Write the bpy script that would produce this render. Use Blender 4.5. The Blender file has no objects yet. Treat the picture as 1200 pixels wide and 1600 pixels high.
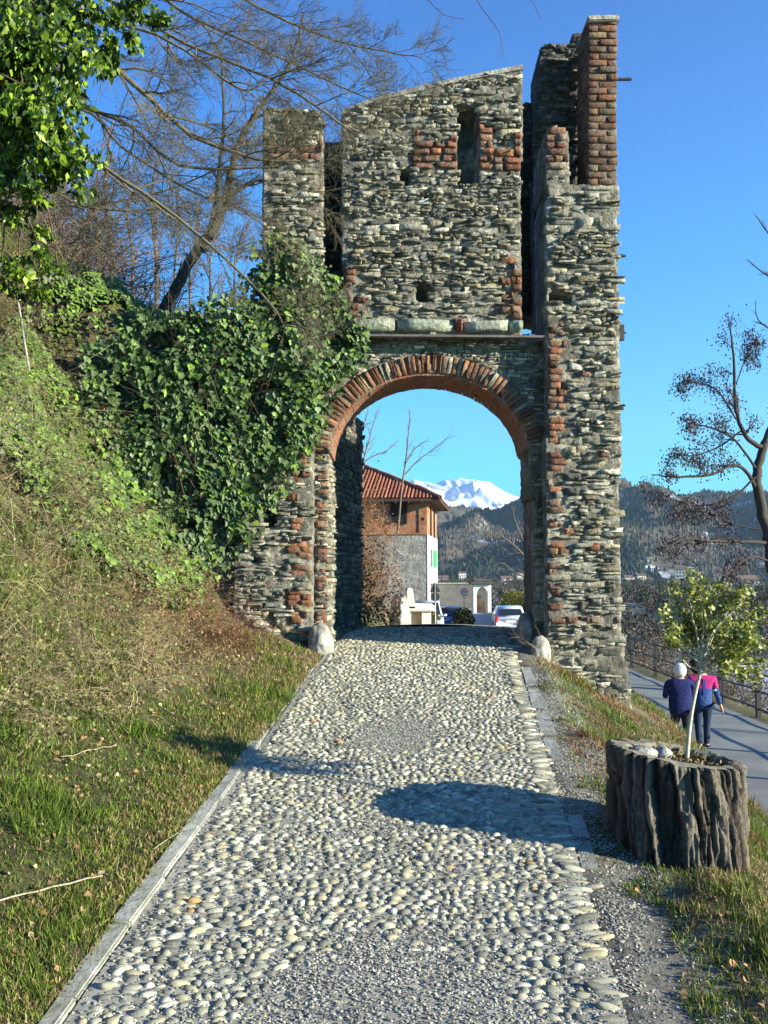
import bpy, bmesh, math, random
import numpy as np
from mathutils import Vector, Matrix
random.seed(7); rng = np.random.default_rng(11)
S = bpy.context.scene; COL = S.collection; PI = math.pi
# ------------------------------------------------------------ camera, sky, sun
FPX = 1400.0; HZ = 1.95; PITCH = math.atan(90/1400)
cam = bpy.data.cameras.new('camera'); camo = bpy.data.objects.new('camera', cam); COL.objects.link(camo)
camo.location = (0, 0, HZ); camo.rotation_euler = (PI/2+PITCH, 0, 0)
cam.sensor_fit = 'VERTICAL'; cam.sensor_height = 36; cam.lens = 36*FPX/1600
cam.clip_start = .05; cam.clip_end = 30000; S.camera = camo
S.render.resolution_x = 768; S.render.resolution_y = 1024
SUN_EL = math.radians(16.3); SUN_T = math.radians(23)          # the sun stands to the right, 20 degrees towards the camera
W = bpy.data.worlds.new('World'); S.world = W; W.use_nodes = True
nt = W.node_tree; bg = nt.nodes['Background']
sky = nt.nodes.new('ShaderNodeTexSky'); sky.sky_type = 'NISHITA'; sky.sun_disc = False
sky.sun_elevation = SUN_EL; sky.sun_rotation = PI/2+SUN_T
sky.air_density = 1.0; sky.dust_density = .15; sky.ozone_density = 2.5
wt = nt.nodes.new('ShaderNodeTexCoord'); sx = nt.nodes.new('ShaderNodeSeparateXYZ'); cr = nt.nodes.new('ShaderNodeValToRGB')
nt.links.new(wt.outputs['Generated'], sx.inputs[0]); nt.links.new(sx.outputs['Z'], cr.inputs[0])
e = cr.color_ramp.elements; e[0].position = 0; e[0].color = (.30, .72, 1.05, 1); e[1].position = .62; e[1].color = (.03, .45, 1.2, 1)
for q_, c_ in ((.10, (.18, 1.12, 1.45, 1)), (.28, (.05, .90, 1.6, 1))): k_ = e.new(q_); k_.color = c_
mm = nt.nodes.new('ShaderNodeMix'); mm.data_type = 'RGBA'; mm.blend_type = 'MULTIPLY'; mm.inputs[0].default_value = 1
nt.links.new(sky.outputs[0], mm.inputs[6]); nt.links.new(cr.outputs[0], mm.inputs[7]); nt.links.new(mm.outputs[2], bg.inputs[0]); bg.inputs[1].default_value = .09
sl = bpy.data.lights.new('sun', 'SUN'); sl.energy = 5.0; sl.angle = math.radians(.5); sl.color = (1, .91, .70)
so = bpy.data.objects.new('sun', sl); COL.objects.link(so)
SUND = Vector((math.cos(SUN_EL)*math.cos(SUN_T), -math.cos(SUN_EL)*math.sin(SUN_T), math.sin(SUN_EL)))
so.rotation_euler = SUND.to_track_quat('Z', 'Y').to_euler(); so.location = (20, -6, 12)
S.view_settings.view_transform = 'Standard'; S.view_settings.look = 'None'; S.view_settings.gamma = 1
S.view_settings.exposure = 1.35
# ------------------------------------------------------------ projection helpers (a pixel of the 1200x1600 photo <-> a point)
cp, sp = math.cos(PITCH), math.sin(PITCH)
def at(px, py, Y):
    a = 800-py; y = FPX*cp-a*sp; z = a*cp+FPX*sp; k = Y/y
    return Vector(((px-600)*k, Y, HZ+z*k))
def proj(x, y, z):
    z = z-HZ; d = y*cp+z*sp; u = -y*sp+z*cp
    return 600+FPX*x/d, 800-FPX*u/d
# ------------------------------------------------------------ noise
def _h(ix, iy, iz, s):
    n = (ix.astype(np.int64)*374761393+iy.astype(np.int64)*668265263+iz.astype(np.int64)*2147483647+s*974634777) & 0xffffffff
    n = ((n ^ (n >> 13))*1274126177) & 0xffffffff
    return ((n ^ (n >> 16)) & 0xffff)/65535.0
def vn(x, y, z=0., s=0):
    x, y, z = np.broadcast_arrays(np.asarray(x, float), np.asarray(y, float), np.asarray(z, float))
    ix, iy, iz = np.floor(x), np.floor(y), np.floor(z); fx, fy, fz = x-ix, y-iy, z-iz
    fx, fy, fz = [f*f*(3-2*f) for f in (fx, fy, fz)]; r = 0
    for a in (0, 1):
        for b in (0, 1):
            for c in (0, 1):
                r = r+_h(ix+a, iy+b, iz+c, s)*(fx if a else 1-fx)*(fy if b else 1-fy)*(fz if c else 1-fz)
    return r
def fbm(x, y, z=0., s=0, o=4):
    r = 0; a = .5
    for k in range(o): r = r+a*vn(np.asarray(x)*2**k, np.asarray(y)*2**k, np.asarray(z)*2**k, s+k); a /= 2
    return r
def pip(px, py, poly):
    px = np.asarray(px, float); py = np.asarray(py, float); c = np.zeros(px.shape, bool); n = len(poly)
    for i in range(n):
        x1, y1 = poly[i]; x2, y2 = poly[(i+1) % n]
        if y1 == y2: continue
        t = ((y1 > py) != (y2 > py)) & (px < (x2-x1)*(py-y1)/(y2-y1)+x1); c ^= t
    return c
def rect(a, b, c, d): return [(a, b), (c, b), (c, d), (a, d)]
# ------------------------------------------------------------ materials
def mat(name, base=(.5, .5, .5), rough=.85, attr=False, nscale=8., namt=.35, bump=.0, bscale=30., spec=.3, transl=0., second=None, sscale=2., sth=(.45, .6), metal=0., emit=None, bdist=.02, detail=6):
    m = bpy.data.materials.new(name); m.use_nodes = True; n = m.node_tree; N = n.nodes; L = n.links
    p = N['Principled BSDF']; p.inputs['Roughness'].default_value = rough; p.inputs['Specular IOR Level'].default_value = spec; p.inputs['Metallic'].default_value = metal
    tc = N.new('ShaderNodeTexCoord')
    if attr: a = N.new('ShaderNodeAttribute'); a.attribute_name = 'Col'; src = a.outputs['Color']
    else: a = N.new('ShaderNodeRGB'); a.outputs[0].default_value = (*base, 1); src = a.outputs[0]
    if second:
        t = N.new('ShaderNodeTexNoise'); t.inputs['Scale'].default_value = sscale; t.inputs['Detail'].default_value = 8; t.inputs['Roughness'].default_value = .65
        L.new(tc.outputs['Object'], t.inputs['Vector'])
        mr = N.new('ShaderNodeMapRange'); mr.inputs[1].default_value, mr.inputs[2].default_value = sth
        L.new(t.outputs['Fac'], mr.inputs[0]); mx = N.new('ShaderNodeMix'); mx.data_type = 'RGBA'
        L.new(mr.outputs[0], mx.inputs[0]); L.new(src, mx.inputs[6]); mx.inputs[7].default_value = (*second, 1); src = mx.outputs[2]
    if namt:
        t = N.new('ShaderNodeTexNoise'); t.inputs['Scale'].default_value = nscale; t.inputs['Detail'].default_value = detail; t.inputs['Roughness'].default_value = .7
        L.new(tc.outputs['Object'], t.inputs['Vector'])
        mr = N.new('ShaderNodeMapRange'); mr.inputs[1].default_value = .3; mr.inputs[2].default_value = .7; mr.inputs[3].default_value = 1-namt; mr.inputs[4].default_value = 1+namt
        L.new(t.outputs['Fac'], mr.inputs[0]); vm = N.new('ShaderNodeVectorMath'); vm.operation = 'SCALE'
        L.new(src, vm.inputs[0]); L.new(mr.outputs[0], vm.inputs['Scale']); src = vm.outputs[0]
    L.new(src, p.inputs['Base Color'])
    if bump:
        t = N.new('ShaderNodeTexNoise'); t.inputs['Scale'].default_value = bscale; t.inputs['Detail'].default_value = 8; t.inputs['Roughness'].default_value = .65
        L.new(tc.outputs['Object'], t.inputs['Vector']); b = N.new('ShaderNodeBump'); b.inputs['Strength'].default_value = bump; b.inputs['Distance'].default_value = bdist
        L.new(t.outputs['Fac'], b.inputs['Height']); L.new(b.outputs[0], p.inputs['Normal'])
    if transl:
        tr = N.new('ShaderNodeBsdfTranslucent'); L.new(src, tr.inputs[0]); ms = N.new('ShaderNodeMixShader'); ms.inputs[0].default_value = transl
        L.new(p.outputs[0], ms.inputs[1]); L.new(tr.outputs[0], ms.inputs[2]); L.new(ms.outputs[0], N['Material Output'].inputs[0])
    return m
M = {}
M['stone'] = mat('stone', attr=True, nscale=16, namt=.6, bump=1., bscale=24, second=(.36, .335, .26), sscale=6, sth=(.56, .72), bdist=.045)
M['mortar'] = mat('mortar', (.15, .14, .11), nscale=12, namt=.6, bump=1., bscale=22, bdist=.06, second=(.36, .34, .27), sscale=4, sth=(.48, .62))
M['brick'] = mat('brick', attr=True, nscale=26, namt=.55, bump=1., bscale=34, bdist=.025, second=(.15, .125, .095), sscale=8, sth=(.47, .66))
M['cobble'] = mat('cobble', attr=True, nscale=30, namt=.25, bump=.3, bscale=80, rough=.75, bdist=.005)
M['pathbed'] = mat('pathbed', (.22, .22, .20), nscale=60, namt=.5, bump=1., bscale=120, second=(.13, .125, .11), sscale=6, bdist=.01)
M['gravel'] = mat('gravel', attr=True, nscale=90, namt=.3)
M['kerbstone'] = mat('kerbstone', (.33, .34, .30), nscale=12, namt=.35, bump=.5, bscale=50, second=(.24, .24, .18), sscale=5)
M['asphalt'] = mat('asphalt', (.17, .18, .17), nscale=50, namt=.2, bump=.3, bscale=150, second=(.22, .23, .21), sscale=.8, bdist=.005)
M['grass'] = mat('grass', attr=True, namt=.15, nscale=20, transl=.25, spec=.2, rough=.6)
M['leaf'] = mat('leaf', attr=True, namt=.2, nscale=30, transl=.3, spec=.35, rough=.45)
M['ivy'] = mat('ivy', attr=True, namt=.2, nscale=40, transl=.12, spec=.32, rough=.5)
M['dead'] = mat('dead_leaf', attr=True, namt=.25, nscale=30, transl=.1, rough=.8)
M['twig'] = mat('twig', attr=True, namt=.3, nscale=12, rough=.85, bump=.4, bscale=60)
M['bark'] = mat('bark', (.17, .145, .115), nscale=9, namt=.5, bump=1., bscale=35, second=(.30, .27, .22), sscale=7, bdist=.02)
M['woodtop'] = mat('woodtop', (.21, .19, .14), nscale=18, namt=.4, bump=.5, bscale=50)
M['soil'] = mat('soil', (.05, .038, .026), nscale=25, namt=.5, bump=1., bscale=60, bdist=.03)
M['metal'] = mat('metal', (.03, .027, .025), rough=.55, spec=.5, nscale=9, namt=.4)
M['rust'] = mat('rust', (.10, .06, .04), rough=.8, nscale=20, namt=.5, bump=.4)
M['plaster'] = mat('plaster', (.72, .70, .64), nscale=3, namt=.12, second=(.5, .46, .38), sscale=2, sth=(.55, .8))
M['greywall'] = mat('greywall', (.13, .13, .12), nscale=2, namt=.3, bump=.4, bscale=20)
M['tile'] = mat('tile', attr=True, nscale=6, namt=.35)
M['benchstone'] = mat('benchstone', (.68, .65, .56), nscale=14, namt=.12, bump=.25, bscale=60)
M['benchslab'] = mat('benchslab', (.45, .33, .20), nscale=14, namt=.5, bump=.25, bscale=60)
M['glass'] = mat('dark_glass', (.02, .025, .03), rough=.08, spec=.8, namt=0)
M['tyre'] = mat('tyre', (.02, .02, .02), namt=0)
M['white'] = mat('white_paint', (.78, .78, .76), rough=.45, namt=.05)
M['red'] = mat('red_paint', (.55, .02, .03), rough=.4, namt=.05)
M['black'] = mat('black', (.015, .015, .016), rough=.6, namt=0)
M['green'] = mat('green_shutter', (.02, .36, .10), rough=.5, namt=.1)
M['darkwood'] = mat('darkwood', (.06, .045, .035), namt=.3)
M['rock'] = mat('rock', (.28, .27, .235), nscale=7, namt=.4, bump=1., bscale=14, second=(.4, .39, .34), sscale=5, bdist=.04)
M['snowrock'] = None
# ------------------------------------------------------------ mesh helpers
def link(o, parent=None, label=None, cat=None, group=None, kind=None):
    COL.objects.link(o)
    if parent: o.parent = parent
    if label: o['label'] = label
    if cat: o['category'] = cat
    if group: o['group'] = group
    if kind: o['kind'] = kind
    return o
def empty(name, loc, label, cat, group=None, rz=0):
    o = bpy.data.objects.new(name, None); o.location = loc; o.rotation_euler.z = rz; o.empty_display_size = .2
    return link(o, None, label, cat, group)
def npmesh(name, V, F, m, parent=None, cols=None, smooth=False, **kw):
    """V (n,3); F: list of int arrays (k,3) or (k,4). World coordinates unless the parent says otherwise."""
    V = np.asarray(V, np.float32); F = [np.asarray(f, np.int32) for f in F if len(f)]
    me = bpy.data.meshes.new(name); me.vertices.add(len(V)); me.vertices.foreach_set('co', V.ravel())
    tot = np.concatenate([np.full(len(f), f.shape[1], np.int32) for f in F]); idx = np.concatenate([f.ravel() for f in F])
    me.loops.add(len(idx)); me.loops.foreach_set('vertex_index', idx); me.polygons.add(len(tot))
    me.polygons.foreach_set('loop_start', np.concatenate([[0], np.cumsum(tot)[:-1]]).astype(np.int32)); me.polygons.foreach_set('loop_total', tot)
    me.update(calc_edges=True)
    if smooth: me.polygons.foreach_set('use_smooth', np.ones(len(tot), bool))
    if cols is not None:
        a = me.color_attributes.new('Col', 'FLOAT_COLOR', 'POINT'); c = np.ones((len(V), 4), np.float32); c[:, :3] = cols; a.data.foreach_set('color', c.ravel())
    me.materials.append(m if not isinstance(m, str) else M[m])
    o = bpy.data.objects.new(name, me); link(o, parent, **kw)
    if parent is not None:
        p = parent; mw = Matrix.Identity(4)
        chain = []
        while p is not None: chain.append(p); p = p.parent
        for p in reversed(chain): mw = mw @ Matrix.LocRotScale(p.location, p.rotation_euler, p.scale)
        if mw != Matrix.Identity(4): me.transform(mw.inverted())
    return o
def inst(T, TF, R, P, C=None):
    """instances of template T (n,3), faces TF list, R (N,3,3) incl. scale, P (N,3), C (N,3)"""
    N = len(P); n = len(T); V = np.einsum('nij,kj->nki', R, T)+P[:, None, :]
    off = (np.arange(N)*n)[:, None, None]; F = [(f[None]+off).reshape(-1, f.shape[1]) for f in [np.asarray(f) for f in TF]]
    return V.reshape(-1, 3), F, (None if C is None else np.repeat(C, n, axis=0))
def eul(rx, ry, rz):
    cx, sx, cy, sy, cz, sz = np.cos(rx), np.sin(rx), np.cos(ry), np.sin(ry), np.cos(rz), np.sin(rz)
    N = len(cx); R = np.empty((N, 3, 3))
    R[:, 0] = np.stack([cz*cy, cz*sy*sx-sz*cx, cz*sy*cx+sz*sx], 1); R[:, 1] = np.stack([sz*cy, sz*sy*sx+cz*cx, sz*sy*cx-cz*sx], 1); R[:, 2] = np.stack([-sy, cy*sx, cy*cx], 1)
    return R
class MB:
    """collects simple solids into one mesh"""
    def __init__(s): s.b = bmesh.new()
    def box(s, c, d, rz=0, rx=0, ry=0, bev=0, jit=0):
        r = bmesh.ops.create_cube(s.b, size=1); vs = r['verts']
        m = Matrix.Translation(c) @ Matrix.Rotation(rz, 4, 'Z') @ Matrix.Rotation(ry, 4, 'Y') @ Matrix.Rotation(rx, 4, 'X') @ Matrix.Diagonal((*d, 1))
        bmesh.ops.transform(s.b, matrix=m, verts=vs)
        if jit:
            for v in vs: v.co += Vector((random.uniform(-jit, jit), random.uniform(-jit, jit), random.uniform(-jit, jit)))
        if bev: bmesh.ops.bevel(s.b, geom=list({e for v in vs for e in v.link_edges}), offset=bev, segments=2, affect='EDGES')
        return s
    def cyl(s, a, b, r1, r2=None, n=12):
        a, b = Vector(a), Vector(b); r2 = r1 if r2 is None else r2; d = b-a
        q = d.to_track_quat('Z', 'Y').to_matrix().to_4x4(); m = Matrix.Translation((a+b)/2) @ q
        bmesh.ops.create_cone(s.b, cap_ends=True, segments=n, radius1=r1, radius2=r2, depth=d.length, matrix=m); return s
    def ball(s, c, r, sc=(1, 1, 1), n=12):
        bmesh.ops.create_uvsphere(s.b, u_segments=n, v_segments=max(6, n//2), radius=r, matrix=Matrix.Translation(c) @ Matrix.Diagonal((*sc, 1))); return s
    def prism(s, pts, off):
        """polygon pts extruded by off"""
        f = s.b.faces.new([s.b.verts.new(p) for p in pts]); r = bmesh.ops.extrude_face_region(s.b, geom=[f])
        bmesh.ops.translate(s.b, vec=off, verts=[g for g in r['geom'] if isinstance(g, bmesh.types.BMVert)]); return s
    def face(s, pts): s.b.faces.new([s.b.verts.new(p) for p in pts]); return s
    def build(s, name, m, parent=None, smooth=False, local=False, **kw):
        bmesh.ops.recalc_face_normals(s.b, faces=s.b.faces); me = bpy.data.meshes.new(name); s.b.to_mesh(me); s.b.free()
        me.materials.append(M[m] if isinstance(m, str) else m)
        if smooth: me.polygons.foreach_set('use_smooth', np.ones(len(me.polygons), bool))
        o = bpy.data.objects.new(name, me); link(o, parent, **kw)
        if parent is not None and not local:
            chain = []; p = parent; mw = Matrix.Identity(4)
            while p is not None: chain.append(p); p = p.parent
            for p in reversed(chain): mw = mw @ Matrix.LocRotScale(p.location, p.rotation_euler, p.scale)
            me.transform(mw.inverted())
        return o
def tubes(paths, sides=5):
    """paths: list of (points (k,3), radii (k,), colour). returns V,F,C"""
    V = []; F = []; C = []; n0 = 0; ca = {}
    for P, R, c in paths:
        P = np.asarray(P, float); R = np.asarray(R, float); k = len(P); ns = sides if R.max() > .012 else (4 if R.max() > .006 else 3)
        if ns not in ca: an = np.arange(ns)*2*PI/ns; ca[ns] = (np.cos(an), np.sin(an))
        T = np.gradient(P, axis=0); T /= np.linalg.norm(T, axis=1)[:, None]+1e-9
        ref = np.array([0, 0, 1.]) if abs(T[:, 2]).mean() < .8 else np.array([1., 0, 0])
        A = np.cross(T, ref); A /= np.linalg.norm(A, axis=1)[:, None]+1e-9; B = np.cross(T, A)
        ring = P[:, None]+R[:, None, None]*(A[:, None]*ca[ns][0][None, :, None]+B[:, None]*ca[ns][1][None, :, None])
        V.append(ring.reshape(-1, 3)); i = np.arange(k-1)[:, None]*ns+n0; j = np.arange(ns)[None]; j2 = (j+1) % ns
        F.append(np.stack([i+j, i+j2, i+ns+j2, i+ns+j], -1).reshape(-1, 4)); C.append(np.tile(c, (k*ns, 1))); n0 += k*ns
    return np.concatenate(V), [np.concatenate(F)], np.concatenate(C)
def grow(P0, D0, L, R0, lev, out, col, kids=6, ang=.7, wig=.25, grav=0., seg=6, ratio=.55, tip=.25, tips=None, up=0., flat=0.):
    """one branch with its side branches, appended to out as tube paths"""
    p = np.array(P0, float); d = np.array(D0, float); d /= np.linalg.norm(d); pts = [p.copy()]; ds = [d.copy()]
    for i in range(seg):
        d = d+rng.normal(0, wig, 3)*.6; d[2] += up-grav*(i/seg); d /= np.linalg.norm(d); p = p+d*L/seg; pts.append(p.copy()); ds.append(d.copy())
    rad = np.linspace(R0, R0*tip, seg+1); out.append((np.array(pts), rad, np.array(col)*rng.uniform(.75, 1.25)))
    if tips is not None and lev <= 1: tips += [(pts[-1], d)]+[(pts[k], ds[k]) for k in range(2, seg)]
    if lev > 0: side(np.array(pts), rad, L, lev, out, col, kids, ang, wig, grav, ratio, tip, tips, up, flat)
def side(pts, rad, L, lev, out, col, kids=6, ang=.7, wig=.25, grav=0., ratio=.55, tip=.25, tips=None, up=0., flat=0., t0=.25):
    n = len(pts)-1
    for k in range(kids):
        t = t0+(1-t0)*(k+rng.uniform(0, 1))/kids; t = min(t, .98)*n; i = int(t); f = t-i
        q = pts[i]*(1-f)+pts[i+1]*f; d = pts[i+1]-pts[i]; d = d/(np.linalg.norm(d)+1e-9)
        r = rng.normal(0, 1, 3); r[1] *= 1-flat; r -= d*r.dot(d); r /= np.linalg.norm(r); a = ang*rng.uniform(.6, 1.3)
        nd = d*math.cos(a)+r*math.sin(a); rr = (rad[i]*(1-f)+rad[i+1]*f)*rng.uniform(.45, .7)
        grow(q, nd, L*ratio*rng.uniform(.6, 1.2)*(1-.4*t/n), max(rr, .0016), lev-1, out, col, max(2, kids-1), ang, wig, grav, 5 if lev > 1 else 4, ratio, tip, tips, up, flat)
def interp_path(pts, n=None, jit=0.):
    """smooth polyline through the given points (Catmull-Rom)"""
    P = [np.array(p, float) for p in pts]; P = [2*P[0]-P[1]]+P+[2*P[-1]-P[-2]]; out = []
    for i in range(1, len(P)-2):
        for t in np.linspace(0, 1, 5)[:-1]:
            a, b, c, d = P[i-1:i+3]; out.append(.5*((2*b)+(-a+c)*t+(2*a-5*b+4*c-d)*t*t+(-a+3*b-3*c+d)*t**3))
    out.append(P[-2]); out = np.array(out)
    if jit: out[1:-1] += rng.normal(0, jit, (len(out)-2, 3))
    return out
# ------------------------------------------------------------ the lie of the land
def zp(y): return np.interp(y, [-6, 9.5, 11, 12.5, 14, 20, 30, 46, 60, 90, 300], [-.696, 1.102, 1.17, 1.14, 1.06, .66, -.05, -1.3, -2.1, -3.4, -10])
def cxp(y): return .083*np.asarray(y, float)-.4
def xl(y): return np.where(np.asarray(y) < 22, cxp(y)-.98, np.interp(y, [22, 46, 70], [.446, .9, -3.]))
def xr(y): return np.where(np.asarray(y) < 13, cxp(y)+.98, np.interp(y, [13, 14, 20, 30, 46, 60], [1.66, 1.9, 2.9, 4.6, 9.3, 11]))
def gz(x, y, rough=True):
    x = np.asarray(x, float); y = np.asarray(y, float); z = zp(y)+0*x
    u = xl(y)-x; v = x-xr(y)
    u0 = np.interp(y, [0, 3, 9.6, 10.0], [2.2, 1.9, .95, .06]); sl = np.interp(y, [0, 9.6, 10.0, 19], [1.0, 1.3, 2.3, 1.6])
    top = np.interp(y, [0, 9.6, 10, 13, 19, 24, 30, 60], [3.3, 3.3, 3.3, 3.6, 3., 1.0, .5, .3])
    far = np.interp(y, [0, 9.6, 14, 22, 30, 60], [.35, .45, .7, .5, .3, .25])
    uu = np.maximum(u, 0); r = .3*np.minimum(uu, u0); st = sl*np.maximum(uu-u0, 0); k = np.minimum(st, top); over = np.maximum(uu-u0-top/sl, 0)
    z = z+r+k+far*np.minimum(over, 60)
    v0 = np.interp(y, [5.1, 6.8], [.75, .25]); s0 = np.interp(y, [5.1, 7.5], [.62, .59]); vv = np.maximum(v-v0, 0); d = s0*np.minimum(vv, 1.9-v0)+1.3*np.maximum(vv-1.9+v0, 0)
    zr = np.interp(y, [0, 34, 46, 60, 120], [-1.4, -1.4, -2.4, -4, -10]); zz = np.where(v > .25, np.maximum(z-d, zr), z)
    zz = np.where(x > 8.9, np.maximum(np.minimum(zz, zr)-.5*(x-8.9), -10), zz)
    if rough:
        w = np.clip(np.maximum(u-.1, v-.1)*3, 0, 1)*np.where((zz <= zr+.001) & (x < 9), 0, 1)
        zz = zz+w*((fbm(x*1.3, y*1.3, 0, 3)-.5)*.16+(fbm(x*7, y*7, 0, 5)-.5)*.06+np.clip(u-1., 0, 1)*(fbm(x*2.6, y*2.6, 0, 6)-.5)*.38)*np.clip(1.2-np.abs(y)/200, .3, 1)
    zz = np.where((u > 0) & (u < .10) & (y < 5.9) & (y > 1), zp(y)-.015, zz)
    return np.where((u < 0) & (v < 0), zz-.03, zz)
def axis(a, b, st, lo, hi, g=1.1):
    c = list(np.arange(a, b+1e-6, st)); s = st; x = c[-1]
    while x < hi: s *= g; x += s; c.append(x)
    s = st; x = c[0]
    while x > lo: s *= g; x -= s; c.insert(0, x)
    return np.array(c)
def grid(X, Y, Z):
    ny, nx = X.shape; i = (np.arange(ny-1)[:, None]*nx+np.arange(nx-1)[None]).ravel()
    return np.stack([X, Y, Z], -1).reshape(-1, 3), [np.stack([i, i+1, i+nx+1, i+nx], 1)]
GX, GY = np.meshgrid(axis(-5, 4.6, .07, -900, 5000, 1.09), axis(-1, 13, .08, -60, 7000, 1.05)); GZ = gz(GX, GY)
GZ = np.where(GY > 200, np.minimum(GZ, -10+(fbm(GX*.004, GY*.004)-.5)*8), GZ)
V, F = grid(GX, GY, GZ)
def groundcol(x, y):
    a = fbm(x*1.1, y*1.1, 0, 21)[:, None]; b = fbm(x*6, y*6, 0, 22)[:, None]; c = fbm(x*.02, y*.02, 0, 23)[:, None]
    gr = np.array([.085, .088, .030]); st = np.array([.17, .135, .07]); so_ = np.array([.075, .055, .035])
    k = np.clip((a-.42)*6, 0, 1); col = gr*(1-k)+st*k; k2 = np.clip((b-.52)*7, 0, 1)*.8; col = col*(1-k2)+so_*k2
    far = np.clip((y-40)/60, 0, 1)[:, None]; fc = np.array([.06, .062, .045])*(.7+.8*b); sn = np.clip((c-.5)*12, 0, 1); fc = fc*(1-sn)+np.array([.42, .45, .5])*sn
    vv = x-xr(y); gk = (np.clip((.62-vv)/.25, 0, 1)*(vv > -.1)*(y < 12)*np.clip((fbm(x*3, y*3, 0, 24)-.25)*5, 0, 1))[:, None]; col = col*(1-gk)+np.array([.22, .21, .17])*gk
    return col*(1-far)+fc*far
M['ground'] = mat('ground', attr=True, nscale=14, namt=.5, bump=1., bscale=40, bdist=.04)
npmesh('ground', V, F, 'ground', cols=groundcol(V[:, 0], V[:, 1]), smooth=True, kind='structure')
# road below on the right
ys = np.arange(-10, 40, .5); xs = np.linspace(0, 1, 9); X = 4.3+np.interp(ys, [0, 22, 30, 40], [0, 0, 1.6, 2.6])[:, None]*(1-xs)+xs[None]*np.interp(ys, [0, 22, 30, 40], [3.95, 3.95, 3.95, 3.95])[:, None]
V, F = grid(X, np.repeat(ys[:, None], 9, 1), np.full(X.shape, -1.385)+.03*np.sin(xs*PI)[None]); npmesh('road', V, F, 'asphalt', smooth=True, kind='structure')
# yard behind the gate
ys = np.arange(13, 62, .4); xs = np.linspace(0, 1, 13); X = xl(ys)[:, None]*(1-xs)+xr(ys)[:, None]*xs
V, F = grid(X, np.repeat(ys[:, None], 13, 1), np.repeat(zp(ys)[:, None], 13, 1)+.01+.04*np.sin(xs*PI)[None]); M['yard'] = mat('yard', (.36, .35, .31), nscale=25, namt=.5, second=(.22, .22, .18), sscale=2, bump=.6, bscale=80)
npmesh('gravel_yard', V, F, 'yard', smooth=True, kind='structure')
# cobbled path: bed + stones in one mesh
def gravelly(x, y):   # 1 where loose gravel has buried the stones
    c = cxp(y); q = 1.3*np.exp(-((x-c-.12-.1*(3.6-y))/.50)**2)*np.clip((4.0-y)/.8, 0, 1)+np.exp(-((x-c+.05)/.3)**2)*np.exp(-((y-6.6)/.5)**2)*.9+np.exp(-((x-c)/.25)**2)*np.exp(-((y-5.0)/.3)**2)*.4
    return q+(fbm(x*4, y*4, 0, 9)-.5)*.7
ys = np.arange(-1, 13.2, .05); xs = np.linspace(0, 1, 60); X = xl(ys)[:, None]*(1-xs)+xr(ys)[:, None]*xs; Y = np.repeat(ys[:, None], 60, 1)
Zb = np.repeat(zp(ys)[:, None], 60, 1)+.004+(fbm(X*9, Y*9, 0, 4)-.5)*.012; Vb, Fb = grid(X, Y, Zb)
bm_ = bmesh.new(); bmesh.ops.create_icosphere(bm_, subdivisions=2, radius=1); bm_.verts.ensure_lookup_table()
ICO = np.array([v.co[:] for v in bm_.verts]); ICOF = [np.array([[v.index for v in f.verts] for f in bm_.faces])]; bm_.free()
ICO = ICO*(1+.10*(np.random.default_rng(3).random((len(ICO), 1))-.5))
P = []; A = []; 
y = 1.2
while y < 13.1:
    x0, x1 = float(xl(y))+.03, float(xr(y))-.03; x = x0+rng.uniform(0, .03)
    big = 1.12 if y < 5 else 1.
    while x < x1:
        e = min(x-x0, x1-x); w = rng.uniform(.027, .064)*big*(1.2 if (x-x0 < .35 and y < 6.5) else 1)
        if x1-x < .12: w = rng.uniform(.11, .14)
        yy = y+.02*math.sin(x*5+y)+rng.normal(0, .006); P.append((x+w/2, yy)); A.append((w, rng.uniform(.021, .038)*big, rng.normal(.12 if x1-x > .15 else 0, .28 if x1-x > .15 else .08)))
        x += w*1.04
    y += .038*big
P = np.array(P); A = np.array(A); g = gravelly(P[:, 0], P[:, 1]); keep = (g < .75) | (rng.random(len(P)) < .12); P, A, g = P[keep], A[keep], g[keep]
n = len(P); R = eul(rng.normal(0, .12, n), rng.normal(.05, .15, n), A[:, 2]); H = rng.uniform(.011, .020, n)
R = R*np.stack([A[:, 0]*.56, A[:, 1]*.60, H], 1)[:, None, :]
z = zp(P[:, 1])+.004-.006-np.clip(g-.2, 0, 1)*.028+rng.normal(0, .003, n)
base = np.array([[.38, .37, .27], [.30, .295, .22], [.48, .465, .35], [.22, .225, .17], [.37, .335, .21], [.15, .15, .12]])
C = base[rng.integers(0, 6, n)]*rng.uniform(.8, 1.15, (n, 1)); yl = rng.random(n) < .009; C[yl] = np.array([.36, .22, .09])*rng.uniform(.7, 1.2, (yl.sum(), 1))
Vc, Fc, Cc = inst(ICO, ICOF, R, np.column_stack([P, z]), C)
me_o = npmesh('cobbled_path', np.concatenate([Vb, Vc]), Fb+[Fc[0]+len(Vb)], 'cobble', cols=np.concatenate([np.tile([.30, .29, .235], (len(Vb), 1))*(.7+.6*rng.random((len(Vb), 1))), Cc]), smooth=True, kind='structure')
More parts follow.
